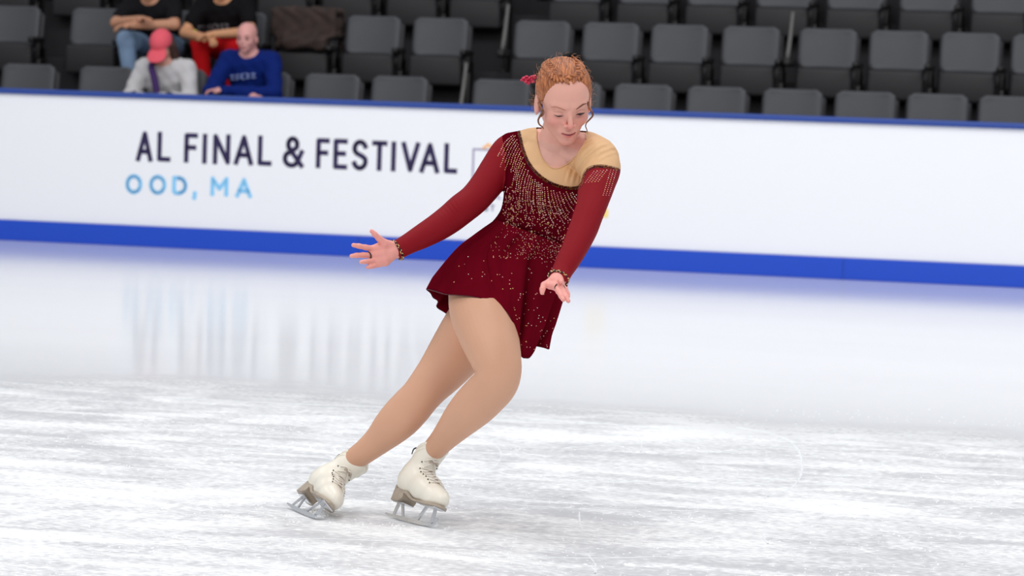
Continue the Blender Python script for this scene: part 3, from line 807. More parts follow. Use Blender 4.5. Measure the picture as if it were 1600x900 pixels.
skirt = sk('dress_skirt', pmesh('skirt', SV, SF), M_chif)
so = skirt.modifiers.new('thick', 'SOLIDIFY'); so.thickness = .0016; so.offset = 0
V, F = tube([tuple(v) for v in np.vstack([rows[-1][::4], rows[-1][:1]])], [.0013] * (nu // 4 + 1), 6, 1)
sk('hem_edge', (V, F), mat('hem_dark', (70, 6, 20), rough=.6), skirt)

# ---- tights
def tights(st, y_top):
    return limb([s for s in st], grow=.0025)
M_tights = mat('tan_tights', (212, 163, 134), rough=.5, sheen=.12, spec=.35, var=(7, .03))
t_me = remesh([limb(LEG_A, grow=.0022), limb(LEG_B, grow=.0022)], .0028, 6, .6)
sk('tights', t_me, M_tights)

# ---- rhinestones: rays onto the dress, real beads where they land
dress_bvh = BVHTree.FromPolygons([Vector(v) for v in TV], [tuple(int(i) for i in f) for f in TFa])
skirt_bvh = BVHTree.FromPolygons([Vector(v) for v in SV], SF)
def cast(px, py, only=None):
    d = (P(px, py, 1) - CAM).normalized(); best = None
    for b_ in ((dress_bvh, skirt_bvh) if only is None else (only,)):
        h = b_.ray_cast(CAM, d)
        if h[0] is not None and (best is None or (h[0] - CAM).length < (best[0] - CAM).length): best = (h[0], h[1], 'top' if b_ is dress_bvh else 'skirt', h[2])
    return best
OCT = [(1, 0, 0), (-1, 0, 0), (0, 1, 0), (0, -1, 0), (0, 0, 1), (0, 0, -1)]
OF = [(0, 2, 4), (2, 1, 4), (1, 3, 4), (3, 0, 4), (2, 0, 5), (1, 2, 5), (3, 1, 5), (0, 3, 5)]
def bead(mb, p, n, r, mi=0):
    c = np.array(tuple(p)) + np.array(tuple(n)) * (r * .2 if n.dot(CF) < 0 else -r * .2)
    mb.add(([tuple(c + np.array(o) * r) for o in OCT], OF), mi)
M_gold = mat('stone_gold', (236, 196, 130), rough=.25, spec=.8)
M_pink = mat('stone_rose', (236, 160, 160), rough=.25, spec=.8)
M_pale = mat('stone_pale', (250, 232, 214), rough=.2, spec=.9)
M_bead = mat('bead_dark_gold', (120, 84, 30), rough=.3, metal=.4)
M_bdark = mat('bead_black', (26, 12, 10), rough=.3)
stones = MB()
def stone(px, py, r, only=None, mi=None, cl=(0,)):
    h = cast(px, py, only)
    if h and (h[2] != 'top' or cls[h[3]] in cl): bead(stones, h[0], h[1], float(r) * PXM, RNG.choice([0, 0, 1, 1, 2]) if mi is None else mi)
nl = catmull(NECKLINE, 8)[:, :2]
def along(C, step):
    seg = np.linalg.norm(np.diff(C, axis=0), axis=1); s = np.concatenate([[0], np.cumsum(seg)]); t = np.arange(0, s[-1], step)
    return np.stack([np.interp(t, s, C[:, i]) for i in range(2)], 1), t / s[-1]
# fan of stone lines falling from the neckline
KEY = [[(806, 208), (790, 222), (778, 244)], [(809, 212), (796, 228), (781, 262)], [(811, 219), (801, 236), (789, 266)], [(814, 228), (806, 244), (798, 270)], [(817, 238), (808, 260), (801, 288)], [(820, 248), (811, 270), (806, 300)],
       [(824, 258), (815, 285), (812, 322)], [(829, 268), (822, 298), (823, 332)], [(834, 275), (828, 306), (834, 335)], [(839, 279), (839, 310), (843, 336)], [(844, 282), (845, 318), (852, 346)],
       [(850, 286), (853, 320), (865, 350)], [(859, 292), (868, 325), (883, 350)], [(868, 295), (878, 325), (893, 347)], [(878, 297), (888, 318), (900, 334)], [(888, 297), (896, 311), (905, 322)], [(897, 299), (902, 306), (910, 314)]]
KEY = np.array(KEY, float)
LN = catmull(KEY.reshape(len(KEY), 6), 2).reshape(-1, 3, 2)
for q, L in enumerate(LN):
    pts, _ = along(catmull(L, 8), 3.05)
    pts, _ = along(catmull(L + (L[1] - L[0]) * RNG.uniform(0, .06), 8), 3.05 + RNG.uniform(-.25, .3)); pts = pts[(1 if q % 2 else 2):int(len(pts) * (1.0 if q % 2 == 0 else .82))]
    for (x, y) in pts:
        stone(x + RNG.normal(0, .22), y + RNG.normal(0, .22), .92 + .28 * RNG.random(), cl=(0, 2) if q < 8 else (0,))
for k in range(5):
    for j in range(8): stone(928 + k * 5 - j * 1.9, 268 + k * .5 + j * 2.5 - k, .8 + .25 * RNG.random(), cl=(2,))
for k in range(3):
    for j in range(14): stone(963 - k * 4.5 - j * .9, 266 + j * 3.0, .85 + .25 * RNG.random(), cl=(2,))
cnt = 0
while cnt < 430:
    t = RNG.random() ** .8; y = 310 + t * 95; cx = 868 - (y - 285) * .42; x = cx + RNG.normal(0, 32)
    lo = 790 - max(0, y - 335) * .55
    if x < lo or x > 905 - (y - 290) * .18: continue
    stone(x, y, .72 + .45 * RNG.random()); cnt += 1
for k in range(170):
    y = 292 + 62 * RNG.random(); x = 786 + abs(RNG.normal(0, 17)); stone(x, y, .7 + .4 * RNG.random())
for k in range(120):
    x, y = 868 + RNG.normal(0, 12), 395 + RNG.normal(0, 17)
    stone(x, y, .75 + .3 * RNG.random())
for k in range(95):
    y = 395 + 155 * RNG.random() ** 1.2; x = (700 if y < 455 else 800) + RNG.random() * (190 if y < 455 else 66)
    if y < 455 and x < 1060 - y * .86 - 0: continue
    stone(x, y, 1.0 + .3 * RNG.random(), skirt_bvh)
st_o = sk('rhinestones', stones.mesh(), [M_gold, M_pink, M_pale], bodice, False)
tag(st_o, 'tiny gold and rose rhinestones', kind='stuff')
trim = MB()
for off in (-.4, 1.6, 3.4):
    pts, t = along(nl, 2.3)
    for i, (x, y) in enumerate(pts):
        dx, dy = (pts[min(i + 1, len(pts) - 1)] - pts[max(i - 1, 0)]); q = math.hypot(dx, dy) + 1e-9
        h = cast(x - dy / q * off, y + dx / q * off, dress_bvh)
        if h: bead(trim, h[0], h[1], (.95 + .25 * RNG.random()) * PXM, int(RNG.random() < .45))
tr = sk('neckline_trim', trim.mesh(), [M_bead, M_bdark], bodice, False); tag(tr, 'dark gold beaded edge', kind='stuff')
V, F = tube([(lambda h: h[0] - CF * .001)(cast(x, y, dress_bvh) or (P(x, y, 9.8),)) for x, y in along(catmull(SCOOP[1:-1], 6), 2.5)[0]], [.0016] * len(along(catmull(SCOOP[1:-1], 6), 2.5)[0]), 6, 1)
sk('yoke_binding', (V, F), M_nude, yoke)
# cuffs at the wrists and the black finger loops
def cuff(name, c, ax, r, q, parent):
    ax = np.array(tuple(ax), float); ax /= np.linalg.norm(ax); s = np.cross(ax, CFn); s /= np.linalg.norm(s); dd = np.cross(s, ax)
    pts = [np.array(tuple(c)) + s * r * math.cos(a) + dd * r * q * math.sin(a) for a in np.linspace(0, 2 * math.pi, 29)]
    mb = MB()
    for i, p in enumerate(pts[:-1]):
        for e in (0, .5):
            z = p * (1 - e) + pts[i + 1] * e; z = z + (z - np.array(tuple(c))) * .08; bead(mb, z + ax * .002 * (-1) ** i, Vector((0, -1, 0)), .0021, 1 if (i + int(e * 2)) % 3 == 0 else 0)
    V, F = tube(pts, [.0026] * 29, 6, 1); mb.add((V, F), 1)
    return sk(name, mb.mesh(), [M_gold, M_bdark], parent, False)
cuff('cuff', P(620, 390.8, 9.80), P(638, 381, 9.81) - P(612, 395, 9.79), 16.0 * PXM, .90, sleeves)
cuff('cuff', P(872.5, 434.5, 9.50), P(882, 416, 9.53) - P(872, 438, 9.49), 15.2 * PXM, .92, sleeves)
V, F = tube([P(575.5, 394, 9.757), P(578.5, 396, 9.752), P(579.8, 400, 9.750), P(578.8, 403.5, 9.754), P(576.5, 404, 9.765)], [.0019] * 5, 8, 5)
sk('finger_loop', (V, F), M_bdark, sleeves)
V, F = tube([P(870.5, 443.5, 9.43), P(867.3, 447.5, 9.428), P(868, 452, 9.424), P(872, 455.5, 9.415), P(875.5, 456, 9.42)], [.0017] * 5, 8, 5)
sk('finger_loop', (V, F), M_bdark, sleeves)
V, F = tube([P(876, 442, 9.448), P(879.5, 445, 9.443), P(882, 449.5, 9.44), P(883, 452.5, 9.45)], [.0016] * 4, 8, 5)
sk('finger_loop', (V, F), M_bdark, sleeves)

# ---- face details (in head metres, laid onto the head surface)
def on_face(x, z, lift=.0006):
    h = hbv.ray_cast(Vector((x, -.2, z)), Vector((0, 1, 0)))
    p = h[0] if h[0] is not None else Vector((x, -.08, z)); return p + Vector((0, -lift, 0))
def face_strip(name, pts, rad, m, parent=None, lift=.0004, flat=.5):
    A = catmull([(p[0], p[1], r) for p, r in zip(pts, rad)], 6)
    V, F = tube([on_face(a[0], a[1], lift) for a in A], [a[2] for a in A], 8, 1)
    return sk(name, (list(xform(V, HM)), F), m, parent or body)
M_brow = mat('eyebrow_brown', (112, 62, 42), rough=.7)
M_lash = mat('eyelash_dark', (58, 30, 28), rough=.6)
M_lid = mat('lid_crease_shade', (178, 116, 104), rough=.6)  # shade of the lid crease, drawn as a darker strip
M_eye = mat('eye_wet', (150, 122, 116), rough=.15)
M_iris = mat('iris_dark', (44, 34, 36), rough=.15)
face_strip('eyebrow', [(-.051, .0150), (-.041, .0190), (-.029, .0178), (-.014, .0138)], [.0006, .0014, .0016, .0010], mat('eyebrow_light', (178, 118, 92), rough=.7))
face_strip('eyebrow', [(.016, .0150), (.027, .0205), (.038, .0240), (.050, .0225)], [.0008, .0021, .0022, .0007], M_brow)
# trailing-side eye: almost closed; other eye: narrow opening
face_strip('upper_lashes', [(-.0425, -.0078), (-.037, -.0086), (-.030, -.0093), (-.023, -.0088), (-.018, -.0066)], [.0005, .0013, .0022, .0014, .0005], M_lash)
face_strip('eyelid_crease', [(-.0455, .0015), (-.037, .0035), (-.028, .0035), (-.018, .000)], [.0003, .0005, .0005, .0003], M_lid)
face_strip('upper_lashes', [(.0185, -.0066), (.025, -.0046), (.032, -.0032), (.040, -.0042), (.0460, -.0068)], [.0006, .0018, .0024, .0019, .0006], M_lash)
face_strip('eyelid_crease', [(.0180, .0020), (.027, .0060), (.036, .0065), (.047, .0030)], [.0003, .0006, .0006, .0003], M_lid)
face_strip('eye', [(.0225, -.0068), (.030, -.0070), (.040, -.0062)], [.0008, .0019, .0009], M_eye, lift=.0)
face_strip('iris', [(.0265, -.0060), (.034, -.0064)], [.0023, .0021], M_iris, lift=.0004)
face_strip('iris', [(-.0330, -.0098), (-.0285, -.0100)], [.0014, .0013], M_iris, lift=.0002)
face_strip('mouth_line', [(-.0205, -.0608), (-.010, -.0628), (0, -.0634), (.010, -.0628), (.0205, -.0600)], [.0006, .0015, .0020, .0015, .0006], mat('mouth_dark', (110, 38, 44), rough=.5), lift=.0)

# ---- hair
def hair_mat(name, a, c, scale=(70, 5, 9)):
    m = mat(name, a, rough=.42, spec=.45); nt = m.node_tree; b = nt.nodes['Principled BSDF']
    tc = nt.nodes.new('ShaderNodeTexCoord'); mp = nt.nodes.new('ShaderNodeMapping'); mp.inputs['Scale'].default_value = scale
    n = nt.nodes.new('ShaderNodeTexNoise'); n.inputs['Scale'].default_value = 3.2; n.inputs['Detail'].default_value = 6; n.inputs['Distortion'].default_value = .6
    cr = nt.nodes.new('ShaderNodeValToRGB'); cr.color_ramp.elements[0].position = .34; cr.color_ramp.elements[1].position = .66
    cr.color_ramp.elements[0].color = (*lin(a), 1); cr.color_ramp.elements[1].color = (*lin(c), 1)
    bp = nt.nodes.new('ShaderNodeBump'); bp.inputs['Strength'].default_value = .7; bp.inputs['Distance'].default_value = .003
    L = nt.links.new; L(tc.outputs['Object'], mp.inputs[0]); L(mp.outputs[0], n.inputs[0]); L(n.outputs[0], cr.inputs[0]); L(cr.outputs[0], b.inputs['Base Color'])
    L(n.outputs[0], bp.inputs['Height']); L(bp.outputs[0], b.inputs['Normal']); return m
M_hair = hair_mat('hair_copper', (108, 54, 30), (204, 124, 72), (120, 9, 14))
M_braid = hair_mat('hair_braid', (120, 62, 34), (196, 122, 74), (26, 26, 26))
M_lock = hair_mat('hair_lock', (92, 54, 38), (150, 96, 66), (26, 26, 26))
def hair_sdf(X):
    A = X.copy(); A[..., 0] = np.abs(A[..., 0])
    d = s_ell(A, (0, .017, .038), (.0775, .097, .0785))
    d = smin(d, s_ell(A, (.050, .020, .005), (.027, .050, .050)), .015)
    d = smin(d, s_ell(X, (0, .100, .050), (.036, .030, .034)), .012)               # the low bun
    x, y, z = A[..., 0], A[..., 1], A[..., 2]
    # hairline: in front of it the skin shows
    yf = -.0300 - (z - .025) * .36 + np.where(z < .015, (.015 - z) * 1.1, 0) - np.maximum(0, .030 - x) * .25
    d = smax(d, yf - y, .006)
    d = smax(d, -.045 - z + np.maximum(0, -(y - .02)) * .35, .006)
    # strand grooves
    w = np.sin((np.arctan2(X[..., 0], z + .02)) * 64 + 5 * np.sin(y * 30)) * .0005
    return d + w
V, F = nets(hair_sdf, (-.10, -.12, -.07), (.10, .15, .14), .0020)
hair = sk('hair', (list(xform(V, HM)), [tuple(f) for f in F]), M_hair)
hairbv = BVHTree.FromPolygons([Vector(v) for v in V], [tuple(f) for f in F])
def on_top(x, y):
    h = hairbv.ray_cast(Vector((x * 1.0, y, .3)), Vector((0, 0, -1)))
    if h[0] is None or h[0].z < .05: h = hbv.ray_cast(Vector((x * 1.0, y, .3)), Vector((0, 0, -1)))
    return h[0], h[1]
def lobe(c, ax, nrm_, r, l):
    """one lock of a braid"""
    ax = Vector(ax).normalized(); n = Vector(nrm_); n = (n - ax * n.dot(ax)).normalized(); s = ax.cross(n)
    V, F = ball((0, 0, 0), 1.0, 12)
    return [tuple(Vector(c) + ax * v[0] * l + s * v[1] * r + n * v[2] * r * .8) for v in V], F
for sgn, path in ((-1, [(-.007, -.052), (-.018, -.047), (-.032, -.038), (-.043, -.018), (-.048, .010), (-.050, .045), (-.040, .08)]),
                  (1, [(.006, -.052), (.014, -.047), (.026, -.040), (.036, -.020), (.041, .010), (.043, .045), (.034, .08)])):
    pp, _ = along(catmull(path, 8), .0092); mb = MB()
    for i in range(len(pp) - 1):
        p, n = on_top(*pp[i]); q, _n = on_top(*pp[i + 1]); T = (q - p).normalized(); S = T.cross(n).normalized()
        g = .0092 + .0012 * min(1, i / 4)
        for e in (-1, 1):
            ax = (T * .75 + S * e * .75)
            c = p + S * e * g * .60 + n * .001
            mb.add(lobe(c - ax * 0 + T * (.002 if e > 0 else -.002), T * .8 - S * e * .8, n, g * .46, g * 1.25))
    me = mb.mesh(); me.transform(HM); sk('braid', me, M_braid, hair)
# curled locks before the ears
def lock(pts, rad, name='curled_lock'):
    V, F = tube([P(*p) for p in pts], [r * PXM for r in rad], 8, 6); return sk(name, (V, F), M_lock, hair)
lock([(842, 160, 9.77), (845, 169, 9.76), (847, 176, 9.75), (843.5, 182, 9.75), (841, 188, 9.755), (842.5, 194, 9.76), (847, 198, 9.765), (849.5, 201.5, 9.77)], [2.6, 2.5, 2.1, 1.7, 1.4, 1.3, 1.1, .5])
lock([(843, 166, 9.765), (848, 172, 9.75), (849, 178, 9.745), (845, 183, 9.745)], [2, 1.8, 1.4, .6])
lock([(919, 160, 9.76), (921, 168, 9.75), (925, 175, 9.745), (926, 181, 9.745), (921, 187, 9.75), (916.5, 192, 9.75), (915, 197, 9.755), (917, 203, 9.76), (918.5, 209, 9.76)], [2.4, 2.0, 1.7, 1.5, 1.3, 1.1, .9, .8, .4])
# loose fine hairs round the head
mb = MB()
for k in range(70):
    a = RNG.uniform(-.15, math.pi + .15); e = RNG.uniform(-.2, .8)
    dirv = Vector((math.cos(a) * .0765, .02 + e * .05, .038 + math.sin(a) * .082))
    dn = Vector((math.cos(a), RNG.normal(0, .35), math.sin(a))).normalized(); t = Vector((-math.sin(a), RNG.normal(0, .6), math.cos(a))) * RNG.choice([-1, 1])
    l = RNG.uniform(.006, .018); p1 = dirv + dn * l * .35 + t * l * .4; p2 = dirv + dn * l * .5 + t * l * .95
    mb.add(tube([HM @ (dirv - dn * .003), HM @ p1, HM @ p2], [.00035, .0003, .00015], 4, 3))
for k in range(26):
    s = RNG.choice([-1, 1]); z = RNG.uniform(-.035, .02); p0 = Vector((s * .074, .02, z)); l = RNG.uniform(.012, .030)
    p1 = p0 + Vector((s * l * .6, .0, RNG.normal(0, .006))); p2 = p0 + Vector((s * l * .9, .0, RNG.normal(.006, .008)))
    mb.add(tube([HM @ p0, HM @ p1, HM @ p2], [.00035, .0003, .00015], 4, 3))
fl = sk('loose_hairs', mb.mesh(), mat('hair_fine', (196, 140, 100), rough=.5), hair); tag(fl, kind='stuff')
# rose pink hair ornament at the back
mb = MB(); c0 = np.array(tuple(P(827, 124.5, 9.87)))
for k in range(11):
    a = k * 2.4; l = .009 + .006 * RNG.random()
    c = c0 + np.array([math.cos(a) * l * 1.2 - .004, RNG.normal(0, .005), math.sin(a) * l * .75]); mb.add(ball(c, (.0058, .0042, .0038), 10))
V, F = tube([P(838, 119, 9.88), P(832, 121, 9.88), P(820, 125.5, 9.87), P(816, 124.5, 9.87)], [.005, .006, .004, .001], 8, 4); mb.add((V, F))
tag(sk('hair_ornament', mb.mesh(), mat('ornament_rose', (196, 38, 78), rough=.5), hair), 'rose pink hair ornament')

# ---- skates
M_boot = mat('boot_cream', (238, 232, 218), rough=.35, spec=.5, var=(14, .03), bump=(30, .15, .003))
M_sole = mat('sole_brown', (172, 158, 142), rough=.5, var=(30, .15))
M_steel = mat('blade_steel', (224, 226, 230), rough=.2, metal=.75)
M_lace = mat('lace_white', (236, 230, 220), rough=.7)
M_hole = mat('eyelet_dark', (50, 44, 42), rough=.4)
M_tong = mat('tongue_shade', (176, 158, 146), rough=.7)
M_rim = mat('rim_dark', (52, 46, 44), rough=.6)
# boot in its own metres: x toe (+) / heel (-), y to the wearer's left, z up from the ice
def boot_sdf(X):
    A = X.copy(); A[..., 1] = np.abs(A[..., 1])
    d = s_cone(A, (-.078, 0, .118), (-.072, .0, .128), .034, .033)
    d = smin(d, s_cone(A, (-.090, 0, .112), (.02, .004, .105), .029, .031), .02)
    d = smin(d, s_cone(A, (.010, .006, .100), (.078, .008, .088), .032, .029), .02)
    d = smin(d, s_cone(A, (.070, .004, .090), (.108, 0, .088), .029, .022), .02)
    d = smin(d, s_cone(X, (-.074, 0, .125), (-.036, 0, .228), .0345, .0430), .03)
    d = smin(d, s_cone(X, (-.058, 0, .135), (.020, 0, .108), .0335, .028), .035)
    d = smax(d, -(X[..., 2] - (.0655 + np.clip(-(X[..., 0] + .0) * .22, -.008, .022))), .006)
    d = smax(d, X[..., 2] - .2225 - (X[..., 0] + .036) * .55, .006)
    return d
BOOT = nets(boot_sdf, (-.14, -.06, .05), (.15, .06, .26), .0026)
boot_bv = BVHTree.FromPolygons([Vector(v) for v in BOOT[0]], [tuple(f) for f in BOOT[1]])
def outline_x(z0, n=40):
    pass
def sole_mesh():
    """leather sole and stacked heel following the underside"""
    mb = MB()
    def slab(prof, thick):
        # prof: list of (x, half width, z bottom, z top)
        V = []; F = []; K = len(prof)
        for x, hw, zb, zt in prof:
            for s, z in ((-1, zb), (1, zb), (1, zt), (-1, zt)): V.append((x, s * hw, z))
        for i in range(K - 1):
            for k in range(4): F.append((i * 4 + k, i * 4 + (k + 1) % 4, (i + 1) * 4 + (k + 1) % 4, (i + 1) * 4 + k))
        F.append((3, 2, 1, 0)); F.append(tuple((K - 1) * 4 + k for k in range(4))); mb.add((V, F))
    slab([(-.122, .012, .050, .096), (-.112, .025, .050, .097), (-.088, .030, .050, .093), (-.066, .029, .052, .088), (-.056, .026, .062, .086)], 0)
    slab([(-.122, .012, .088, .096), (-.10, .028, .086, .097), (-.04, .028, .074, .085), (.0, .029, .061, .068), (.03, .033, .060, .065), (.07, .035, .059, .065), (.10, .032, .060, .066), (.122, .020, .061, .067), (.131, .008, .063, .068)], 0)
    return mb.mesh()
def blade_mesh():
    mb = MB()
    def plate(poly, hw):
        n = len(poly); V = [(x, -hw, z) for x, z in poly] + [(x, hw, z) for x, z in poly]
        mb.add((V, [tuple(range(n)), tuple(range(2 * n - 1, n - 1, -1))] + [(i, (i + 1) % n, n + (i + 1) % n, n + i)[::-1] for i in range(n)]))
    bot = [(x, .0012 + max(0, abs(x - 0) - .02) ** 2 * .45) for x in np.linspace(-.150, .118, 26)]
    top = [(x, .0130) for x in np.linspace(.118, -.150, 10)]
    plate(bot + [(.124, .006), (.126, .011), (.130, .012), (.131, .018), (.134, .021), (.132, .028), (.122, .034), (.112, .024)] + top, .0021)
    plate([(-.110, .011), (-.099, .011), (-.094, .048), (-.108, .048)], .0022); plate([(-.056, .011), (-.046, .011), (-.074, .048), (-.086, .048)], .0022)
    plate([(.020, .011), (.031, .011), (.056, .058), (.042, .058)], .0022); plate([(.098, .011), (.114, .018), (.104, .058), (.090, .058)], .0022)
    for x0, x1, z, hw in ((-.118, -.052, .048, .020), (.026, .118, .0575, .022)):
        V = [(x0, -hw * .6, z), (x0, hw * .6, z), (x1, hw, z), (x1, -hw, z)]; V += [(a, b_, c + .0025) for a, b_, c in V]
        mb.add((V, [(3, 2, 1, 0), (4, 5, 6, 7)] + [(i, (i + 1) % 4, 4 + (i + 1) % 4, 4 + i) for i in range(4)]))
    return mb.mesh()
def boot_hit(o, d):
    h = boot_bv.ray_cast(Vector(o), Vector(d).normalized()); return h
def lace_mesh():
    """instep curve from low to high; crossings and rows"""
    L = MB(); H = MB(); Tn = MB()
    st = []
    for i in range(8):
        t = i / 7; ori = Vector((.115 - .125 * t, 0, .165 + .060 * t)); tgt = Vector((.030 - .066 * t, 0, .100 + .082 * t)); st.append((ori, (tgt - ori)))
    rowsL = []
    for o, d in st:
        r = []
        for y in (-.023, -.012, 0, .012, .023):
            h = boot_bv.ray_cast(o + Vector((0, y, 0)), d.normalized()); r.append((h[0], h[1]) if h[0] is not None else None)
        rowsL.append(r)
    for i, r in enumerate(rowsL):
        if None in r: continue
        pts = [p + n * (.0022 if n.dot(st[i][1]) < 0 else -.0022) for p, n in r]
        if i < 7 and None not in rowsL[i + 1]:
            up = [p + n * (.0028 if n.dot(st[i + 1][1]) < 0 else -.0028) for p, n in rowsL[i + 1]]
            L.add(tube([pts[0], pts[1] * .75 + up[1] * .25 , pts[2] * .5 + up[2] * .5 + Vector((.0016, 0, .0016)), pts[3] * .25 + up[3] * .75, up[4]], [.0019] * 5, 6, 3))
            L.add(tube([pts[4], pts[3] * .75 + up[3] * .25, pts[2] * .5 + up[2] * .5, pts[1] * .25 + up[1] * .75, up[0]], [.0019] * 5, 6, 3))
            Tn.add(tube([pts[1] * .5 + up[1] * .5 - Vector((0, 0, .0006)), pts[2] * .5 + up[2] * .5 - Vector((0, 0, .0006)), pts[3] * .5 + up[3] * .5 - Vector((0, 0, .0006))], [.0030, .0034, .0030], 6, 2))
        for e in (0, 4): 
            (r[e][0].z < .185) and H.add(ball(r[e][0] + (r[e][0] - r[2][0]) * .22, .0022, 8))
    return L.mesh(), H.mesh(), Tn.mesh()
LM, HOLE, TONG = lace_mesh()
def skate(origin, fwd, up, label):
    fwd = Vector(fwd).normalized(); up = Vector(up); up = (up - fwd * up.dot(fwd)).normalized(); left = up.cross(fwd)
    M = Matrix.Translation(origin) @ Matrix((fwd, left, up)).transposed().to_4x4()
    def put(name, me, m, parent=None):
        me = me.copy(); me.transform(M); return sk(name, me, m, parent)
    b = put('ice_skate', pmesh('boot', BOOT[0], BOOT[1]), M_boot); tag(b, label)
    s = put('sole', sole_mesh(), M_sole, b); s.data.polygons.foreach_set('use_smooth', [False] * len(s.data.polygons))
    bl = put('blade', blade_mesh(), M_steel, b); bl.data.polygons.foreach_set('use_smooth', [False] * len(bl.data.polygons))
    put('lace', LM, M_lace, b); put('eyelets', HOLE, M_hole, b); put('tongue', TONG, M_tong, b)
    ang = np.linspace(0, 2 * math.pi, 25)
    def rim(z, rx, ry, r, cx): return tube([(cx + rx * math.cos(a), ry * math.sin(a), z + rx * math.cos(a) * .55) for a in ang], [r] * 25, 8, 1)
    V, F = rim(.2215, .0415, .0415, .0046, -.036); put('collar', pmesh('c', V, F), M_boot, b)
    V, F = rim(.2258, .0375, .0375, .0028, -.036); put('collar_lining', pmesh('c', V, F), M_rim, b)
    V, F = rim(.2050, .0425, .0422, .0026, -.042); put('ankle_strap', pmesh('c', V, F), M_boot, b)
    V, F = tube([(-.056, -.024, .214), (-.064, -.029, .214), (-.079, -.034, .208), (-.086, -.030, .192)], [.0022, .0022, .0022, .0016], 6, 3); put('pull_tab', pmesh('c', V, F), M_rim, b)
    t = M @ Vector((-.042, 0, .222)); print('boot top', proj(t), 'heel', proj(M @ Vector((-.12, 0, .05))), 'toe', proj(M @ Vector((.13, 0, .06))), 'blade', proj(M @ Vector((-.15, 0, 0))), proj(M @ Vector((.12, 0, 0))))
    return b, M
o1 = P(642, 816, 9.915); o1.z = .001
skate(o1, (.54, -.84, 0), (.42, .06, .90), 'standing foot skate, cream leather boot on its inside edge')
o2 = P(469, 802, 10.04); o2.z = .004
skate(o2, (.36, -.92, -.015), (.74, .30, .66), 'trailing foot skate, cream leather boot tipped far onto its edge')
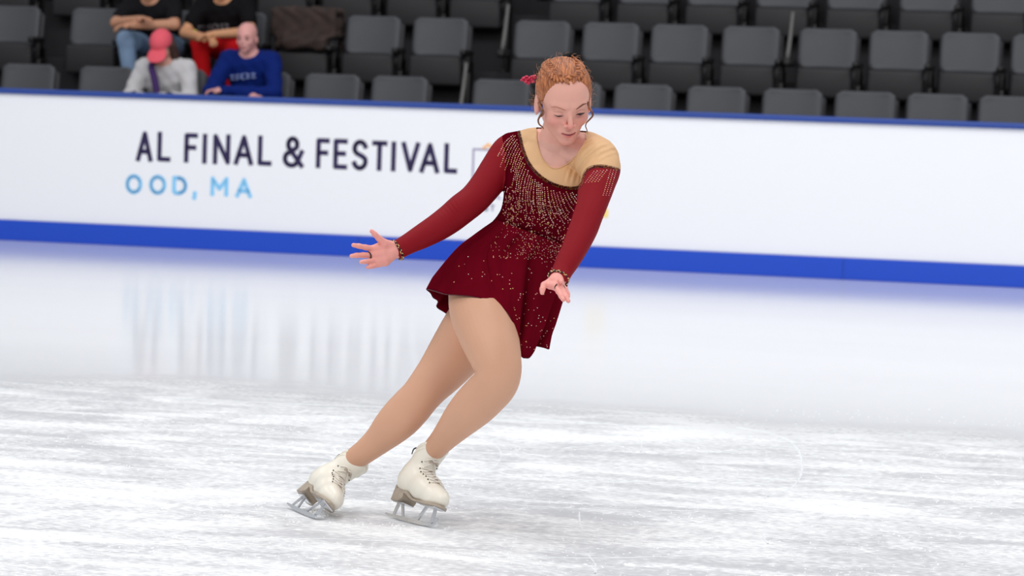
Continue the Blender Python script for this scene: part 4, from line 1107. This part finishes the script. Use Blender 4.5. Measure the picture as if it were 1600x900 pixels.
# ------------------------------------------------------------------ spectators
def seated(label, u, row, lean=.5, T=.46, yaw=0.0, head_pitch=15, arms=None, skin=(222, 170, 150), shirt=(20, 20, 22), legs=(40, 44, 60),
           sleeve='short', w_off=-.21, hair=None, knee_spread=.13, h=.010):
    w, z = ROWS[row]; u += .03
    r = empty('person'); r.matrix_world = ST @ Matrix.Translation((u, w + w_off, z + .045)) @ Matrix.Rotation(yaw, 4, 'Z')
    tag(r, label, 'person')
    t = np.array([0, -math.sin(lean), math.cos(lean)]); fw = np.array([0, -math.cos(lean), -math.sin(lean)])
    p0 = np.array([0, .02, .55]); nb = p0 + t * T; sh = nb - t * .035
    HMl = Matrix.Translation(Vector(nb + t * .075 + np.array([0, -.045, .065]))) @ Matrix.Rotation(math.radians(head_pitch), 4, 'X')
    HI = np.array(HMl.inverted())
    el, wr = arms
    AR = []
    for s in (0, 1):
        sx = -1 if s == 0 else 1
        S = sh + np.array([sx * .175, 0, 0]); E = np.array(el[s]); W = np.array(wr[s]); AR.append((S, E, W))
    def torso(X, g=0.0):
        d = s_ell(X - p0, (0, 0, 0), (.165 + g, .125 + g, .13 + g))
        c = p0 + t * T * .62
        q = np.stack([X[..., 0], (X - c) @ fw, (X - c) @ t], -1)
        d = smin(d, s_ell(q, (0, 0, 0), (.175 + g, .12 + g, .20 + g)), .08)
        d = smin(d, s_cone(X, sh + [-.14, 0, -.01], sh + [.14, 0, -.01], .065 + g, .065 + g), .05)
        return d
    def uparm(X, g=0.0, part=1.0):
        return np.minimum(*[s_cone(X, S, S + (E - S) * part, .052 + g, .052 - .010 * part + g) for S, E, W in AR])
    def forearm(X, g=0.0):
        return np.minimum(*[s_cone(X, E, W, .043 + g, .029 + g) for S, E, W in AR])
    KN = [np.array([s * knee_spread, -.37, .57]) for s in (-1, 1)]; AN = [np.array([s * .12, -.28, .11]) for s in (-1, 1)]
    def leg(X, g=0.0):
        d = None
        for s in (0, 1):
            hip = np.array([(-.09, .09)[s], .02, .53])
            e = smin(s_cone(X, hip, KN[s], .085 + g, .062 + g), s_cone(X, KN[s], AN[s], .058 + g, .042 + g), .02)
            d = e if d is None else np.minimum(d, e)
        return d
    HC = []
    for s, (S, E, W) in enumerate(AR):
        f = (W - E) / np.linalg.norm(W - E); nr = np.array([0, 0, -1.]); nr = nr - f * nr.dot(f); nr /= np.linalg.norm(nr); sd = np.cross(f, nr) * (1 if s else -1)
        HC += hand_pieces(W, f, nr, sd, .17, .55, .10)
    hc = np.array([np.r_[c[0]] for c in HC]); hlo, hhi = hc.min(0) - .06, hc.max(0) + .06
    def skin_f(X):
        d = smin(torso(X), uparm(X), .03); d = smin(d, forearm(X), .015); d = smin(d, leg(X), .03)
        d = smin(d, s_cone(X, nb - t * .03, nb + t * .06 + np.array([0, -.02, .05]), .062, .055), .03)
        Y = X @ HI[:3, :3].T + HI[:3, 3]
        if np.abs(Y[..., 0]).min() < .2: d = smin(d, head_sdf(Y), .012)
        if X[..., 0].min() < hhi[0] and X[..., 0].max() > hlo[0]: d = smin(d, caps_sdf(HC, X, .004), .008)
        for s in (0, 1): d = np.minimum(d, s_cone(X, AN[s], AN[s] + [0, -.11, -.065], .040, .031))
        return d
    lo = (-.42, -.80, 0.0); hi = (.42, .25, nb[2] + .36)
    V, F = nets(skin_f, lo, hi, h); me = pmesh('body', V, F); skin_colour(me, skin)
    obj('body', me, M_skin, r)
    M_s = mat('shirt', shirt, rough=.85, spec=.15, bump=(9, .4, .012)); M_l = mat('trousers', legs, rough=.85, spec=.15, bump=(9, .4, .012))
    def shirt_f(X):
        g = .014; d = smin(torso(X, g), uparm(X, g + .004, 1.0 if sleeve == 'long' else .62), .03)
        if sleeve == 'long': d = smin(d, forearm(X, .012), .02)
        wv = .004 * np.sin(X[..., 2] * 60 + X[..., 0] * 25) * np.sin(X[..., 0] * 40 + X[..., 1] * 30)
        return smax(d + wv, -s_ell(X, nb + t * .06 + np.array([0, -.03, 0]), (.085, .09, .075)), .01)
    V, F = nets(shirt_f, (-.42, -.75, .38), (.42, .25, nb[2] + .12), h); sm = pmesh('shirt', V, F); so_ = obj('shirt', sm, M_s, r)
    V, F = nets(lambda X: smin(leg(X, .012), s_ell(X, (0, .02, .53), (.18, .13, .12)), .03) + .003 * np.sin(X[..., 1] * 50), (-.36, -.60, .10), (.36, .22, .70), h)
    obj('trousers', pmesh('trousers', V, F), M_l, r)
    for s in (0, 1):
        V, F = nets(lambda X: smax(s_cone(X, AN[s] + [0, .02, -.075 + .045 - .012], AN[s] + [0, -.12, -.062], .048, .038), -(X[..., 2] - .002), .004), AN[s] + [-.08, -.24, -.115], AN[s] + [.08, .09, .03], h)
        obj('shoe', pmesh('shoe', V, F), M_blk, r)
    bv = BVHTree.FromPolygons([v.co for v in sm.vertices], [tuple(p.vertices) for p in sm.polygons])
    if hair:
        def hf(Y):
            d = s_ell(Y, (0, .017, .040), (.081, .102, .084)); yf = -.040 - (Y[..., 2] - .03) * .4
            return smax(smax(d, yf - Y[..., 1], .006), -.04 - Y[..., 2], .006)
        V, F = nets(hf, (-.11, -.13, -.10), (.11, .14, .15), .007)
        o = obj('hair', pmesh('hair', xform(V, HMl), F), mat('crowd_hair', hair, rough=.6), r)
    return r, HMl, bv, dict(nb=nb, sh=sh, t=t, fw=fw)

def print_on(r, bv, u0, u1, z0, z1, n, rgb, name='shirt_print'):
    """short illegible raised marks on a shirt front"""
    mb = MB(); rng = random.Random(5)
    for i in range(n):
        x = u0 + (u1 - u0) * (i + .5) / n; zc = z0 + (z1 - z0) * (i + .5) / n
        for k in range(3):
            a = rng.uniform(-.8, .8); dx = (u1 - u0) / n * .36; pts = []
            for e in (-1, 0, 1):
                h = bv.ray_cast(Vector((x + e * dx * (1 if k != 1 else .3), -2, zc + (k - 1) * .014 + e * .010 * a)), Vector((0, 1, 0)))
                if h[0] is not None: pts.append(h[0] + Vector((0, -.003, 0)))
            if len(pts) == 3: mb.add(tube(pts, [.005] * 3, 6, 2))
    if mb.V: return obj(name, mb.mesh(), mat(name, rgb, rough=.7), r)

# man in blue, arms folded, front row
u4 = UL[0, 2]
r4, H4, bv4, g4 = seated('bald man in a blue sweatshirt sitting with folded arms in the front row', u4, 0, lean=.44, T=.425, head_pitch=6,
    arms=(((-.25, -.30, .66), (.25, -.30, .66)), ((.10, -.42, .64), (-.10, -.43, .67))), skin=(226, 164, 158), shirt=(9, 34, 108), legs=(38, 42, 56), sleeve='long')
print_on(r4, bv4, -.14, .08, .765, .79, 5, (150, 166, 214))
for nm, V, F, rgb in [('eye', *ball((s * .031, -.082, -.003), (.013, .006, .006), 10), (70, 44, 44)) for s in (-1, 1)] + [('eyebrow', *ball((s * .031, -.088, .020), (.018, .006, .004), 10), (150, 100, 84)) for s in (-1, 1)] + [('mouth', *ball((0, -.090, -.062), (.022, .006, .005), 10), (150, 70, 74))]:
    obj(nm, pmesh(nm, xform(np.array(V), H4), F), mat('face_' + nm, rgb, rough=.7), r4)
# person in black with red trousers, second row
u2 = UL[1, 3]
r2, H2, bv2, g2 = seated('spectator in a black T-shirt and red trousers leaning forward, yellow wristband', u2, 1, lean=.64, T=.42, head_pitch=24,
    arms=(((-.26, -.36, .64), (.27, -.36, .66)), ((-.02, -.55, .60), (.04, -.56, .63))), skin=(214, 156, 116), shirt=(16, 15, 18), legs=(206, 22, 28), hair=(34, 24, 20))
print_on(r2, bv2, -.18, .06, .68, .70, 6, (120, 118, 122))
V, F = tube([Vector((-.15 + .036 * math.cos(a) * .5, -.45 + .030 * math.cos(a) * -.9, .622 + .036 * math.sin(a))) for a in np.linspace(0, 2 * math.pi, 17)], [.008] * 17, 8, 1)
tag(obj('wristband', pmesh('wb', V, F), mat('wristband_yellow', (222, 206, 84), rough=.6), r2), 'yellow wristband')
# person in black and jeans at the end of the second row
u1 = UL[1, 4]
seated('spectator in a black T-shirt and light blue jeans resting forearms on the knees', u1, 1, lean=.68, T=.41, head_pitch=26,
    arms=(((-.24, -.36, .70), (.24, -.36, .70)), ((.02, -.52, .73), (-.04, -.54, .68))), skin=(204, 148, 118), shirt=(22, 21, 25), legs=(138, 164, 196), hair=(60, 40, 30), knee_spread=.145)
# person with a coral cap, front row
u3 = UL[0, 3]
r3, H3m, bv3, g3 = seated('spectator with a coral pink cap, long brown hair and a white top looking down', u3, 0, lean=.48, T=.34, head_pitch=40,
    arms=(((-.24, -.22, .60), (.24, -.22, .60)), ((-.05, -.46, .60), (.08, -.44, .60))), skin=(214, 158, 140), shirt=(206, 204, 206), legs=(50, 48, 60), sleeve='long')
def cap_f(Y):
    d = smax(s_ell(Y, (0, .010, .045), (.084, .104, .086)), .022 - Y[..., 2] - Y[..., 1] * .12, .006)
    b = s_ell(Y, (0, -.120, .022 - 0), (.075, .075, .30)); sl = np.abs(Y[..., 2] - .034 - (Y[..., 1] + .08) * .30 + 2.5 * Y[..., 0] ** 2) - .006
    return smin(d, smax(smax(b, sl, .004), Y[..., 1] + .03, .01), .006)
V, F = nets(cap_f, (-.11, -.22, -.03), (.11, .13, .15), .006); tag(obj('cap', pmesh('cap', xform(V, H3m), F), mat('cap_coral', (236, 92, 108), rough=.8), r3), 'coral pink cap')
def lh(Y):
    d = s_ell(Y, (0, .03, .02), (.086, .090, .085))
    for a, b_, ra, rb in (((.070, .02, .0), (.085, -.01, -.13), .036, .034), ((.085, -.01, -.13), (.075, -.05, -.24), .034, .020), ((-.070, .02, .0), (-.080, -.01, -.12), .032, .026), ((-.080, -.01, -.12), (-.06, -.04, -.20), .026, .016)):
        d = smin(d, s_cone(Y, a, b_, ra, rb), .02)
    return smax(d + .002 * np.sin(Y[..., 0] * 160), -s_ell(Y, (0, -.075, -.03), (.062, .09, .11)), .006)
V, F = nets(lh, (-.15, -.12, -.30), (.15, .14, .12), .006); obj('hair', pmesh('hair', xform(V, H3m), F), mat('hair_dark_brown', (66, 42, 34), rough=.55), r3)
V, F = tube([Vector(g3['nb']) + Vector(q) for q in ((-.07, -.03, .03), (-.06, -.13, -.02), (-.02, -.17, -.10), (.01, -.19, -.20), (.02, -.20, -.28))], [.02, .024, .026, .026, .022], 10, 5)
tag(obj('scarf', pmesh('scarf', V, F), mat('scarf_purple', (62, 30, 96), rough=.8), r3), 'dark purple scarf')

# brown coat over a seat in the second row
uc = UL[1, 2]; wc, zc = ROWS[1]
def coat_f(X):
    x, y, z = X[..., 0], X[..., 1], X[..., 2]
    d = s_box(X, (0, .04, .71), (.272, .148, .21), .05)
    d = smin(d, s_box(X, (.03, -.12, .64), (.20, .06, .055), .05), .04)
    d = smin(d, s_cone(X, (-.24, .02, .78), (-.20, -.06, .50), .05, .04), .03)
    d = smax(d, -s_box(X, (0, .055, .59), (.262, .105, .30), .02), .01)
    d = smax(d, -s_box(X, (0, -.085, .44), (.23, .055, .16), .02), .01)
    for s in (-1, 1): d = smax(d, -s_box(X, (s * .258, -.12, .56), (.05, .17, .13), .02), .01)
    return d + .008 * np.sin(x * 38 + 5 * np.sin(z * 14)) * np.sin(z * 22 + x * 9) - .004 * np.sin(y * 60 + x * 30)
# the coat is hollowed where the seat back stands inside it
V, F = nets(coat_f, (-.34, -.24, .42), (.34, .25, 1.0), .010)
coat = obj('draped_coat', pmesh('coat', V, F), mat('coat_brown', (60, 47, 43), rough=.9, var=(9, .45)))
coat.matrix_world = ST @ Matrix.Translation((uc, wc, zc)); tag(coat, 'dark brown mottled coat draped over a seat beside the people in the second row', 'coat')
# ------------------------------------------------------------------ loose snow and skate tracks on the ice
def G(px, py):
    d = CF + CR * ((px - 800) / FPX) - CU * ((py - 450) / FPX); t = -CAM.z / d.z; return CAM + d * t
M_snow = mat('shaved_ice', (250, 251, 253), rough=.8, spec=.3)
rr = random.Random(3)
V = []; F = []
BL = [(G(594, 807), G(684, 829)), (G(440, 783), G(500, 822))]
def lump(p, s, hgt=.55):
    for a, b_ in BL:
        q = b_ - a; t = max(0, min(1, (p - a).dot(q) / q.dot(q)))
        if (a + q * t - p).length < .032 + s: return
    o = len(V); a0 = rr.random() * 6
    for k in range(5):
        a = a0 + k * 1.2566; q = s * rr.uniform(.7, 1.2); V.append((p.x + q * math.cos(a), p.y + q * math.sin(a), .0))
    V.append((p.x + s * rr.uniform(-.3, .3), p.y + s * rr.uniform(-.3, .3), s * hgt * rr.uniform(.6, 1.3)))
    F.extend([(o + k, o + (k + 1) % 5, o + 5) for k in range(5)])
for k in range(90):                                    # drifts of crumbs
    c = G(rr.uniform(-40, 1640), rr.uniform(650, 905)); ang = rr.uniform(-.5, .5); L = rr.uniform(.1, .5)
    for j in range(rr.randint(8, 42)):
        t = rr.gauss(0, L); q = rr.gauss(0, .05)
        lump(Vector((c.x + t * math.cos(ang) - q * math.sin(ang), c.y + t * math.sin(ang) + q * math.cos(ang), 0)), rr.uniform(.0012, .0042))
for k in range(1500): lump(G(rr.uniform(-40, 1640), rr.uniform(640, 905)), rr.uniform(.001, .0032))
for px, py, s in ((1300, 766, .020), (1293, 767, .014), (1308, 765, .014), (984, 883, .016), (1012, 885, .011), (978, 882, .01), (1345, 720, .010), (1092, 816, .010), (345, 725, .012), (362, 723, .008), (620, 713, .010), (600, 712, .007), (424, 840, .010), (915, 882, .007)):
    lump(G(px, py), s, .4)
for k in range(260):                                   # ice thrown up round the trailing blade
    lump(G(rr.gauss(486, 16), rr.gauss(801, 5)), rr.uniform(.002, .006), .9)
for k in range(120): lump(G(rr.gauss(640, 34), rr.gauss(822, 4)), rr.uniform(.0015, .004), .8)
mb = MB()
def track(pts, r):
    C = catmull([tuple(G(*p))[:2] for p in pts], 12); n = len(C); V = []; F = []
    for i in range(n):
        T = C[min(i + 1, n - 1)] - C[max(i - 1, 0)]; T /= np.linalg.norm(T); S = np.array([-T[1], T[0]]); q = r * .5 * (.4 + .9 * rr.random())
        for e, z in ((-1, 0), (0, r * .35), (1, 0)): V.append((*(C[i] + S * e * q), z + .0003))
    for i in range(n - 1):
        for k in (0, 1): F.append((i * 3 + k, i * 3 + k + 1, i * 3 + 3 + k + 1, i * 3 + 3 + k))
    mb.add((V, F))
track([(735, 678), (765, 690), (782, 705), (779, 722), (760, 738), (735, 752)], .006)
track([(1150, 668), (1205, 678), (1240, 695), (1253, 720), (1250, 745), (1232, 765), (1200, 776)], .008)
track([(960, 664), (988, 675), (1002, 692), (1001, 706)], .006)
track([(905, 800), (907, 820), (920, 836), (960, 846)], .005)
track([(920, 868), (930, 882), (930, 896)], .006)
track([(1190, 830), (1194, 842), (1200, 850)], .006)
for a, b_, c_, d_, e_, f_ in ((760, 745, 960, 752, 1380, 760), (880, 700, 1000, 693, 1110, 688), (1000, 765, 1150, 752, 1330, 744), (240, 690, 420, 706, 640, 708), (300, 760, 520, 752, 700, 748),
                              (230, 620, 500, 633, 800, 640), (760, 655, 900, 660, 1100, 675), (260, 850, 480, 842, 700, 850), (740, 868, 960, 872, 1300, 860), (700, 780, 900, 795, 1200, 800), (1040, 712, 1200, 700, 1370, 690)):
    track([(a, b_), (c_, d_), (e_, f_)], .004)
mb.M = [1] * len(mb.F); mb.add((V, F), 0)
o = obj('ice_shavings', mb.mesh(), [M_snow, mat('track_ice', (240, 242, 245), rough=.7, spec=.3)], None, False); tag(o, 'crumbs of shaved ice and thin curved skate tracks on the rink', 'shaved ice', kind='stuff')
